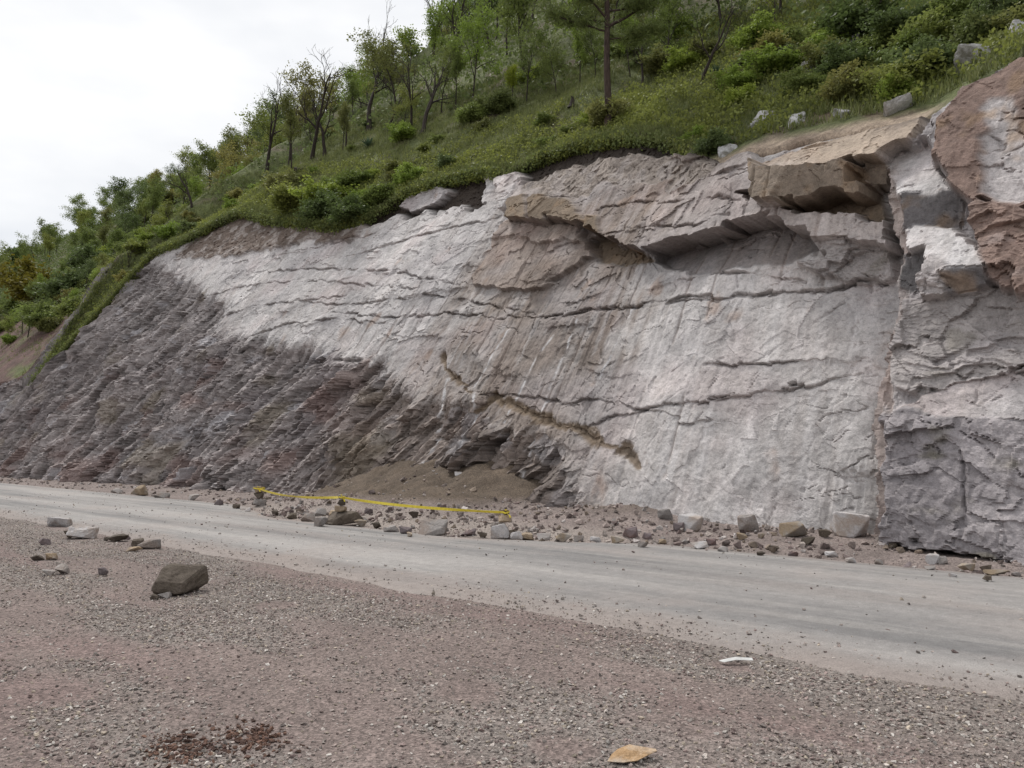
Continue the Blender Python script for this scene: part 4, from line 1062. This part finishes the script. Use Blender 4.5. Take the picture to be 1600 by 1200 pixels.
def dug_dirt():
    """clods of dug red brown dirt at the bottom of the frame"""
    T3 = np.array([(.13, .075, .055), (.17, .10, .075), (.10, .06, .048)])
    s0 = []; t0 = []
    for (cs, ct), n, rs in zip(DUG, (420, 300, 160), (.10, .085, .14)):
        s0.append(rng.normal(cs, rs*1.5, n)); t0.append(rng.normal(ct, rs*.8, n))
    s = np.concatenate(s0); t = np.concatenate(t0)
    sz, scl, rot, c = stone_arrays(len(s), .008, .038, 2.0, T3)
    scatter('dug_dirt', to_world(s, t, ground_z(s, t)-sz*.1), scl, rot, c, 'clods of dug red brown dirt on the gravel')
dug_dirt()

# ---------------------------------------------------------------- litter
def build_cardboard():
    me = bpy.data.meshes.new('cardboard_scrap'); bm = bmesh.new()
    rows = [[(-.13, -.035, .004), (-.05, -.06, .008), (.03, -.045, .012), (.10, .012, .02)],
            [(-.10, .02, .02), (-.03, .01, .035), (.05, .02, .028), (.15, .03, .035)],
            [(-.06, .07, .03), (.01, .10, .045), (.06, .085, .04), (.15, .075, .03)]]
    vs = [[bm.verts.new(p) for p in r] for r in rows]
    for i in range(2):
        for j in range(3): bm.faces.new((vs[i][j], vs[i][j+1], vs[i+1][j+1], vs[i+1][j]))
    bm.to_mesh(me); bm.free()
    me.materials.append(mat_rock('weathered_cardboard', (.36, .22, .11), (.50, .34, .20), (.58, .52, .45), .8))
    o = link('cardboard_scrap', me); md = o.modifiers.new('thickness', 'SOLIDIFY'); md.thickness = .004
    o.location = on_ground(*LITTER['cardboard'])+Vector((0, 0, .012))
    tag(o, 'crumpled orange tan cardboard scrap on the gravel at bottom', 'cardboard')
build_cardboard()
def build_strip():
    V = [(-.12, .03, .012), (-.10, -.03, .014), (0, -.028, .03), (.14, -.02, .02), (.15, .012, .03), (.02, .02, .04), (-.05, .022, .03)]
    me = bpy.data.meshes.new('plastic_scrap'); me.from_pydata(V, [], [(0, 1, 2, 6), (6, 2, 5), (2, 3, 4, 5)])
    me.materials.append(mat_plain('white_plastic', (.50, .50, .49), .5, .2))
    o = link('plastic_scrap', me); md = o.modifiers.new('thickness', 'SOLIDIFY'); md.thickness = .003
    o.location = on_ground(*LITTER['strip'])+Vector((0, 0, .012)); o.rotation_euler = (0, 0, .1)
    tag(o, 'white plastic strip lying near the road edge at right', 'litter')
build_strip()

# ---------------------------------------------------------------- trees and shrubs
class Tree:
    def __init__(self, seed): self.r = random.Random(seed); self.V = []; self.F = []; self.tips = []
    def tube(self, pts, rad, sides):
        b = len(self.V); prev = None
        for k, (p, r) in enumerate(zip(pts, rad)):
            a = pts[max(k-1, 0)]; c = pts[min(k+1, len(pts)-1)]
            d = (c-a).normalized()
            x = d.orthogonal().normalized() if prev is None else (prev-d*prev.dot(d)).normalized()
            prev = x; y = d.cross(x)
            for j in range(sides):
                an = 6.2832*j/sides; self.V.append(tuple(p+(x*math.cos(an)+y*math.sin(an))*r))
            if k:
                for j in range(sides):
                    j2 = (j+1) % sides
                    self.F.append((b+(k-1)*sides+j, b+(k-1)*sides+j2, b+k*sides+j2, b+k*sides+j))
    def limb(self, p, d, length, r0, depth, P):
        R = self.r; n = max(3, int(P['seg']*(.6 if depth else 1)))
        pts = [p.copy()]; rad = [r0*(1.25 if depth == 0 else 1)]
        d = d.normalized()
        for k in range(n):
            w = P['wander']*(.5 if depth == 0 else 1)
            d = (d+Vector((R.gauss(0, w), R.gauss(0, w), R.gauss(0, w*.6)+P['up']*(.0 if depth == 0 else 1)))).normalized()
            p = p+d*length/n; pts.append(p.copy()); rad.append(r0*(1-.80*(k+1)/n)+.004)
        self.tube(pts, rad, 7 if depth == 0 else (5 if depth == 1 else 3))
        last = depth >= P['depth']
        if last or depth == P['depth']-1 or P.get('leaf_all'):
            self.tips += [(q, d) for q in pts[1 if last else n//2:]]
        if last: return
        cnt = P['kids'][depth]
        for i in range(cnt):
            u = P['start'] if depth == 0 else .25
            f = u+(1-u)*(i+R.random()*.8)/cnt
            k = min(int(f*n), n-1); q = pts[k].lerp(pts[k+1], f*n-k)
            az = R.uniform(0, 6.283) if depth else i*2.4+R.uniform(-.5, .5)
            dd = (pts[k+1]-pts[k]).normalized(); x = dd.orthogonal().normalized(); y = dd.cross(x)
            ang = math.radians(R.uniform(*P['angle']))
            nd = dd*math.cos(ang)+(x*math.cos(az)+y*math.sin(az))*math.sin(ang)
            self.limb(q, nd, length*P['ratio'][depth]*(1.1-.45*f if depth == 0 else 1)*R.uniform(.7, 1.15), rad[k]*P.get('thin', .55), depth+1, P)
    def mesh(self, name, mat):
        return mesh_np(name, np.array(self.V), np.array(self.F), mat, None, True)

def leaf_mesh(name, centers, per, spread, size, mat, seed, flat=.7, long=1.5):
    rng = np.random.default_rng(seed)
    c = np.repeat(np.array(centers), per, 0)
    c = c+rng.normal(0, spread, c.shape)*np.array([1, 1, flat])
    n = len(c)
    a = rng.normal(0, 1, (n, 3)); a /= np.linalg.norm(a, axis=1, keepdims=True)
    b = rng.normal(0, 1, (n, 3))+np.array([0, 0, .6]); b = np.cross(a, b); b /= np.linalg.norm(b, axis=1, keepdims=True)
    L = size*rng.uniform(.6, 1.3, (n, 1)); W = L/long*.5
    V = np.stack([c-a*L*.5, c+b*W, c+a*L*.5, c-b*W], 1).reshape(-1, 3)
    return mesh_np(name, V, np.arange(4*n).reshape(n, 4), mat)

P_LEAFY = dict(seg=8, wander=.13, up=.05, depth=3, kids=(9, 4, 3), start=.28, angle=(32, 68), ratio=(.55, .55, .5))
P_SLIM = dict(seg=9, wander=.10, up=.08, depth=3, kids=(9, 3, 3), start=.35, angle=(25, 50), ratio=(.38, .5, .5))
P_BARE = dict(seg=9, wander=.20, up=.07, depth=4, kids=(5, 4, 3, 2), start=.30, angle=(22, 52), ratio=(.62, .55, .5, .5), thin=.62)
P_BUSH = dict(seg=5, wander=.2, up=.03, depth=2, kids=(6, 4), start=.1, angle=(25, 70), ratio=(.7, .6))

def tree_meshes(seed, P, height, per, spread, size, mat, thick=.022, stems=1):
    T = Tree(seed)
    for k in range(stems):
        T.limb(Vector((0, 0, -.15)), Vector((T.r.gauss(0, .12 if stems == 1 else .5), T.r.gauss(0, .12 if stems == 1 else .5), 1)), height*(.86 if stems == 1 else T.r.uniform(.6, .9)), height*thick, 0, P)
    tm = T.mesh('trunk', M_BARK)
    lm = leaf_mesh('crown', [t[0][:] for t in T.tips], per, spread, size, mat, seed) if per else None
    return tm, lm

leafy_protos = [tree_meshes(1000+i*3, P_LEAFY if i % 2 == 0 else P_SLIM, 7.0, 8 if i % 2 == 0 else 7, .28, .18, LEAF[0], .014) for i in range(6)]
bare_protos = [tree_meshes(1100+i*3, P_BARE, 6.5, 0, 0, 0, None, .024 if i < 2 else .030) for i in range(5)]
shrub_protos = [tree_meshes(1200+i*3, P_BUSH, 1.0, 16, .09, .085, LEAF[0], .012, 5) for i in range(5)]

def plant(name, pr, loc, scale, rz, leaf, label, cat, group, tilt=0.0, wide=1.0):
    root = empty(name, loc); root.scale = (scale*wide, scale*wide, scale); root.rotation_euler = (tilt*.4, tilt, rz)
    link('trunk' if cat == 'tree' else 'stems', pr[0], root)
    if pr[1]:
        c = link('crown' if cat == 'tree' else 'foliage', pr[1], root)
        c.material_slots[0].link = 'OBJECT'; c.material_slots[0].material = leaf
    return tag(root, label, cat, group)

PXM = 1/1256.0
# the pine on the brink
def build_pine():
    T = Tree(2); R = T.r
    base = hill_point(PINE[0], max(PINE[1], .45), -.1)
    H = 12.5
    pts = [Vector((.02*math.sin(k*1.3), .02*math.cos(k*.9), H*k/16)) for k in range(17)]
    T.tube(pts, [.15*(1-.72*k/16)*(1.25 if k == 0 else 1) for k in range(17)], 10)
    needles = []
    def branch(z, az, ln, rise, r):
        p = Vector((0, 0, z)); d = Vector((math.cos(az), math.sin(az), rise)).normalized(); n = 9; q = [p]; 
        for k in range(n):
            d = (d+Vector((R.gauss(0, .10), R.gauss(0, .10), .05+R.gauss(0, .06)))).normalized(); p = p+d*ln/n; q.append(p)
        T.tube(q, [r*(1-.85*k/n) for k in range(n+1)], 5)
        for k in range(2, n+1):
            for _ in range(3):
                dd = (d+Vector((R.gauss(0, .8), R.gauss(0, .8), R.gauss(0, .45)))).normalized(); e = q[k]+dd*ln*R.uniform(.12, .3)
                T.tube([q[k], (q[k]+e)/2+Vector((0, 0, .03)), e], [r*.3, r*.2, .006], 3)
                needles.extend([e, (q[k]+e)/2, q[k]*.25+e*.75])
    branch(4.25, math.radians(20), 2.9, .75, .07); branch(4.1, math.radians(172), 2.6, .25, .045)
    branch(4.6, math.radians(200), 2.9, .5, .05); branch(4.9, math.radians(10), 2.7, .25, .05); branch(3.75, math.radians(-8), 2.0, .02, .03)
    branch(4.5, math.radians(150), 2.4, .3, .04); branch(4.0, math.radians(40), 2.2, .15, .035)
    for k in range(34):
        z = 6.4+5.8*k/34; branch(z, k*2.4, 3.1*(1-.72*k/34), .35, .05*(1-.6*k/34))
    root = empty('pine_tree', base)
    link('trunk', T.mesh('trunk', M_PINEBARK), root)
    link('crown', leaf_mesh('crown', [n[:] for n in needles], 26, .12, .24, M_NEEDLE, 4, .8, 9), root)
    tag(root, 'tall pine with straight dark trunk standing on the cliff brink', 'tree')
build_pine()

BARE_LABELS = ['bare leaning tree farthest left against the white sky', 'tall bare tree second from the left on the skyline slope', 'forked bare tree with V-shaped trunk right of the tall bare ones',
               'twisted dark tree with many bare limbs left of the green trees', 'thin bare tree just right of the tall bare skyline tree', 'dark slanting tree right behind the pine',
               'dark tree with thin spreading limbs on the grassy slope right of the pine', 'pale bare tree at the edge of the low left woods', 'tall bare tree at the top beside the dark ridge',
               'slender bare tree between the two leftmost bare skyline trees', 'slender bare tree left of the forked bare tree', 'slender bare tree between the forked and twisted bare trees', 'slender upright bare tree right against the twisted dark tree']
for k, (pos, hpx, kk) in enumerate(BARE_TREES):
    s_, q_, D_ = pos
    hgt = hpx*PXM*D_*1.05
    pr = bare_protos[k % 5]
    o = plant('bare_tree', pr, hill_point(s_, q_), hgt/6.0, rnd.uniform(0, 6), None, BARE_LABELS[k], 'tree', 'bare trees above the cut', -.12 if k in (0, 3) else (.10 if k == 5 else 0), .85 if k < 9 else .6)
GREEN_LABELS = ['tallest leafy green tree in the group left of the pine', 'slim leafy tree just left of the tallest green one', 'upright leafy tree with dark trunk midway between tall green tree and pine',
                'rounded pale green tree close left of the pine', 'small green tree directly left of the pine trunk', 'short bright yellow green tree below the upright leafy tree', 'leafy tree between the upright tree and the rounded pale green one',
                'green tree just behind the pine to its right', 'broad green tree to the right of the pine', 'thin leafy tree between the two tall bare skyline trees', 'leafy tree behind the twisted dark tree',
                'green tree at the top edge above the pale outcrops', 'leafy tree between the forked and the twisted bare trees', 'leafy tree behind the forked bare tree']
GREEN_LEAF = [1, 0, 0, 1, 0, 4, 0, 1, 0, 3, 0, 1, 0, 3]
for k, (pos, hpx, kk) in enumerate(GREEN_TREES):
    s_, q_, D_ = pos
    plant('leafy_tree', leafy_protos[k % 6], hill_point(s_, q_), hpx*PXM*D_*1.25/7.0, rnd.uniform(0, 6), LEAF[GREEN_LEAF[k]], GREEN_LABELS[k], 'tree', 'leafy trees above the cut', 0, .75)

def in_view(p, pad=.12):
    d = p-Vector(cam.location)
    if d.y < 2: return False
    c, sn = math.cos(math.radians(4.55)), math.sin(math.radians(4.55))
    f = d.y*c+d.z*sn; u = -d.y*sn+d.z*c
    return abs(d.x/f) < .637+pad and abs(u/f) < .478+pad

# the wood behind: trees in depth up to the crest
wr = random.Random(77)
count = 0
keep_clear = [hill_point(p[0], p[1]) for p, h, k in BARE_TREES]+[hill_point(PINE[0], .5)]
TONE = {0: 'mid green', 1: 'fresh green', 2: 'dark green', 3: 'olive green'}
sv = 4.0
while sv < 250:
    q0 = 10.5 if sv < 48 else 6
    step = (3.4 if sv < 48 else 2.6)+.018*sv
    qv = q0
    while qv < 52:
        s_ = sv+wr.uniform(-1.6, 1.6); q_ = qv+wr.uniform(-1.5, 1.5)
        p = hill_point(s_, q_)
        hides = any(abs(p.x/p.y-c.x/c.y) < .028 and p.length < c.length+2 for c in keep_clear)
        if in_view(p) and count < 300 and wr.random() < .86 and not hides:
            far = p.length > 95
            hgt = wr.uniform(4.2, 7.4)
            if sv > 48: hgt = wr.uniform(2.2, 3.8)+float(sstep(14, 24, q_))*wr.uniform(1.6, 4.0)*(1 if sv < 95 else .7)+float(sstep(100, 180, sv))*1.3
            ki = wr.choice([0, 0, 0, 1, 1, 2, 3, 3] if not far else [0, 2, 0, 3, 0])
            where = 'on the slope behind the pine' if s_ < 30 else ('on the slope behind the bare trees' if s_ < 66 else ('low on the left slope beyond the rock' if s_ < 115 else 'far down the left skyline'))
            if q_ > 40: where = 'along the hill crest '+('above the bare trees' if s_ < 80 else 'at the left skyline')
            if 34 < s_ < 75 and wr.random() < .30:
                plant('bare_tree', bare_protos[wr.randrange(5)], p-Vector((0, 0, .2)), hgt*1.15/6.0, wr.uniform(0, 6.28), None, 'thin bare tree standing among the leafy wood '+where, 'tree', 'bare trees within the wood', 0, .7)
                count += 1; qv += step*wr.uniform(.9, 1.4); continue
            plant('woodland_tree', leafy_protos[wr.randrange(6)], p-Vector((0, 0, .2)), hgt/7.0, wr.uniform(0, 6.28), LEAF[ki], TONE[ki]+' leafy tree in the wood '+where, 'tree', 'trees of the wood on the hillside', 0, wr.uniform(.75, 1.05) if sv < 48 else wr.uniform(.85, 1.25))
            count += 1
        qv += step*wr.uniform(.9, 1.4)
    sv += step
print('woodland trees', count)

SHRUB_NOTES = {0: 'ochre yellow bush in the gully beyond the left end of the rock', 1: 'green bush below the ochre one beside the red soil', 2: 'bright green rounded bush above the pale layered outcrop'}
for k, (pos, hpx, kk) in enumerate(SHRUBS):
    s_, q_, D_ = pos
    leaf = LEAF[5] if kk == 9 else LEAF[[0, 1, 2, 3][kk]]
    if k in SHRUB_NOTES: lab = SHRUB_NOTES[k]
    else:
        lab = ('large ' if hpx >= 55 else ('mid-sized ' if hpx >= 38 else 'low '))+TONE[kk]+' leafy bush '
        lab += ('high on the steep slope right of the pine' if q_ > 5 else 'near the rim right of the pine') if s_ < 18 else (('along the turf edge left of the pine' if q_ < 3 else 'below the bare trees left of the pine') if s_ < 60 else 'on the slope beyond the left end of the rock')
    plant('shrub', shrub_protos[k % 5], hill_point(s_, q_, -.05), hpx*PXM*D_*1.05, rnd.uniform(0, 6), leaf, lab, 'bush', 'bushes on the hillside', 0, 1.35)
sr = random.Random(9)
for k in range(170):
    s_ = sr.uniform(1, 58) if k < 95 else sr.uniform(61, 120); q_ = sr.uniform(1.0, 12) if k < 95 else sr.uniform(4, 30)
    if k < 95 and 19 < s_ < 46 and q_ < 7 and sr.random() < .6: continue
    p = hill_point(s_, q_, -.05)
    if not in_view(p): continue
    ki = sr.choice([0, 0, 1, 1, 2, 3])
    tone = TONE[ki]
    lab = tone+' small bush on the steep slope right of the pine' if s_ < 18 else (tone+' small bush on the grass left of the pine' if s_ < 60 else tone+' scrub bush on the slope beyond the left end of the rock')
    plant('shrub', shrub_protos[sr.randrange(5)], p, sr.uniform(.35, .95)*(1 if k < 95 else 1.7), sr.uniform(0, 6), LEAF[ki], lab, 'bush', 'bushes on the hillside', 0, sr.uniform(1.1, 1.7))

# pale rock showing through the turf on the right
OUT_LABELS = ['tall white rock finger beside the left end of the overhanging block', 'white rock patch up-slope of the overhanging block', 'narrow white rock above the tan block top', 'narrow white rock streak left of the red leaning block',
              'small white rock streak close to the tan block top', 'white rock between two narrow streaks', 'largest pale layered outcrop below the bright green bush', 'low pale ledge under the layered outcrop', 'small pale rock left below the layered outcrop',
              'white rock patch above the red leaning block', 'pale grey rock at the right edge above the red block', 'small white rock left of the patch above the red block', 'low white rock just above the red block rim',
              'flat tan white rock beside the red leaning block', 'small pale rock in the grass above the tall white finger', 'small pale rock above the overhanging block', 'small pale rock in the turf mid slope', 'small pale stone near the white patch at upper right']
for k, (pos, wpx, hpx) in enumerate(OUTCROPS):
    s_, q_, D_ = pos
    if k not in (0, 1, 2, 3, 6, 7, 9, 10, 13): continue
    w_, h_ = (wpx+10)*PXM*D_*1.25, hpx*PXM*D_*.8
    o = link('outcrop', rock_mesh('outcrop', 1400+k*7, ROCK['white'], (w_, max(.9, h_*1.2), h_*1.5), 26, 3))
    o.location = hill_point(s_, q_+.45, -h_*.85); o.rotation_euler = (-.55, rnd.uniform(-.35, .35), rnd.uniform(-.7, .1))
    tag(o, OUT_LABELS[k], 'rock', 'pale outcrops in the turf')

# agaves, a stump and a fallen log
def agave_mesh():
    V = []; F = []; R = random.Random(3)
    for k in range(30):
        az = k*2.4; el = .25+1.1*k/30; L = R.uniform(.8, 1.0)
        d = Vector((math.cos(az)*math.cos(el), math.sin(az)*math.cos(el), math.sin(el))); sd = Vector((-math.sin(az), math.cos(az), 0))
        b = len(V)
        for u, w in ((0, .05), (.45, .075), (1, .004)):
            c = d*L*u+Vector((0, 0, -.12*u*u)); n = d.cross(sd)*.03*(1-u)
            V += [tuple(c-sd*w), tuple(c+n), tuple(c+sd*w)]
        for r in (0, 3):
            F += [(b+r, b+r+1, b+r+4, b+r+3), (b+r+1, b+r+2, b+r+5, b+r+4)]
    return mesh_np('agave', np.array(V), np.array(F), mat_leaf('agave_leaf', (.06, .10, .06), (.13, .19, .13), .15))
ag = agave_mesh()
AG_LABELS = ['spiky agave in the grass below the forked bare tree', 'spiky agave on the slope right of the dark spreading tree', 'spiky agave nearest the pale layered outcrop', 'spiky agave beside the foot of the dark spreading tree']
for k, (pos, hpx) in enumerate(AGAVES):
    o = link('agave', ag); o.location = hill_point(pos[0], pos[1]); sc = hpx*PXM*pos[2]*1.2; o.scale = (sc, sc, sc); o.rotation_euler = (0, 0, k*1.1)
    tag(o, AG_LABELS[k], 'plant', 'agaves on the slope')
T = Tree(8); T.limb(Vector((0, 0, 0)), Vector((1, 0, .12)), 1.7, .16, 0, dict(seg=6, wander=.05, up=0, depth=1, kids=(3,), start=.4, angle=(40, 70), ratio=(.25,)))
o = link('fallen_log', T.mesh('fallen_log', M_BARK)); o.location = hill_point(LOG[0], LOG[1], .25); tag(o, 'dark fallen log in the grass under the tall bare trees', 'log')
T = Tree(9); T.limb(Vector((0, 0, -.1)), Vector((.05, 0, 1)), .55, .2, 0, dict(seg=4, wander=.06, up=0, depth=1, kids=(2,), start=.5, angle=(40, 60), ratio=(.5,)))
o = link('tree_stump', T.mesh('tree_stump', M_BARK)); o.location = hill_point(STUMP[0], STUMP[1]); tag(o, 'small black stump in the grass left of the pine', 'stump')

# ---------------------------------------------------------------- grass and ground cover
def hill_points(s, q):
    t = edge_t(s)+q
    return to_world(s, t, hill_z(s, q))
def build_grass():
    rng = np.random.default_rng(21)
    n = 52000
    s = np.concatenate([rng.uniform(-3, 62, int(n*.8)), rng.uniform(62, 120, int(n*.2))]); q = np.concatenate([12*rng.random(int(n*.8))**1.15, 2+26*rng.random(int(n*.2))])
    k = (fbm(s*.6, q*.8, 2, 3, 161)+.55*rng.random(len(s)) > -.05) & ~((s > 60) & (q < 10) & (rng.random(len(s)) < .75)) & ~((s > 4) & (s < 11.5) & (q < .9))
    s, q = s[k], q[k]
    sr_ = rng.uniform(11.5, 59, 10000); s = np.concatenate([s, sr_]); q = np.concatenate([q, rng.uniform(-.35, .25, 10000)])
    P = hill_points(s, q)
    nb = 6; n = len(P)
    b = np.repeat(P, nb, 0)+np.concatenate([rng.normal(0, .09, (n*nb, 2)), np.zeros((n*nb, 1))], 1)
    hgt = np.repeat(rng.uniform(.12, .34, n), nb)*rng.uniform(.6, 1.2, n*nb)
    az = rng.uniform(0, 6.283, n*nb); ln = rng.uniform(.1, .7, n*nb)*hgt
    w = np.stack([np.cos(az), np.sin(az), 0*az], -1)*.018
    tip = b+np.stack([-np.sin(az)*ln, np.cos(az)*ln, hgt], -1)
    V = np.stack([b-w, b+w, tip], 1).reshape(-1, 3)
    tag(link('hill_grass', mesh_np('hill_grass', V, np.arange(3*n*nb).reshape(-1, 3), M_GRASS)), 'rough green grass on the slope above the cut', None, None, 'stuff')
build_grass()
def build_cover(name, n, srange, qrange, qpow, size, rise, mat, label, seed, thr):
    rng = np.random.default_rng(seed)
    s = rng.uniform(*srange, n); q = qrange[0]+(qrange[1]-qrange[0])*rng.random(n)**qpow
    k = (fbm(s*.45, q*.6, 5, 3, seed) > thr) & ~((s > 4) & (s < 11.5) & (q < .9)) & ~((s > 60) & (q < 8) & (rng.random(n) < .85))
    s, q = s[k], q[k]
    P = hill_points(s, np.maximum(q, 0)); P[:, :2] += NRM[None]*np.minimum(q, 0)[:, None]; P[:, 2] += np.where(q < 0, -.55*rng.random(len(P)), rise*rng.random(len(P))**1.5)
    me = leaf_mesh(name, P, 3, size*.9, size, mat, seed, .6)
    tag(link(name, me), label, None, None, 'stuff')
build_cover('leafy_cover', 28000, (12, 60), (-.45, 4.5), 1.6, .11, .35, LEAF[0], 'leafy low plants along the turf edge', 171, -.15)
build_cover('rim_cover', 7000, (12, 59), (-.6, .25), 1.0, .12, .25, LEAF[2], 'plants hanging over the crumbling turf edge', 177, -.3)
build_cover('slope_cover', 26000, (-3, 20), (.2, 13), 1.0, .12, .40, LEAF[0], 'low green plants on the right hand slope', 173, -.1)
build_cover('undergrowth', 46000, (4, 220), (8, 50), 1.0, .28, 1.1, LEAF[2], 'undergrowth beneath the hillside trees', 175, -.35)
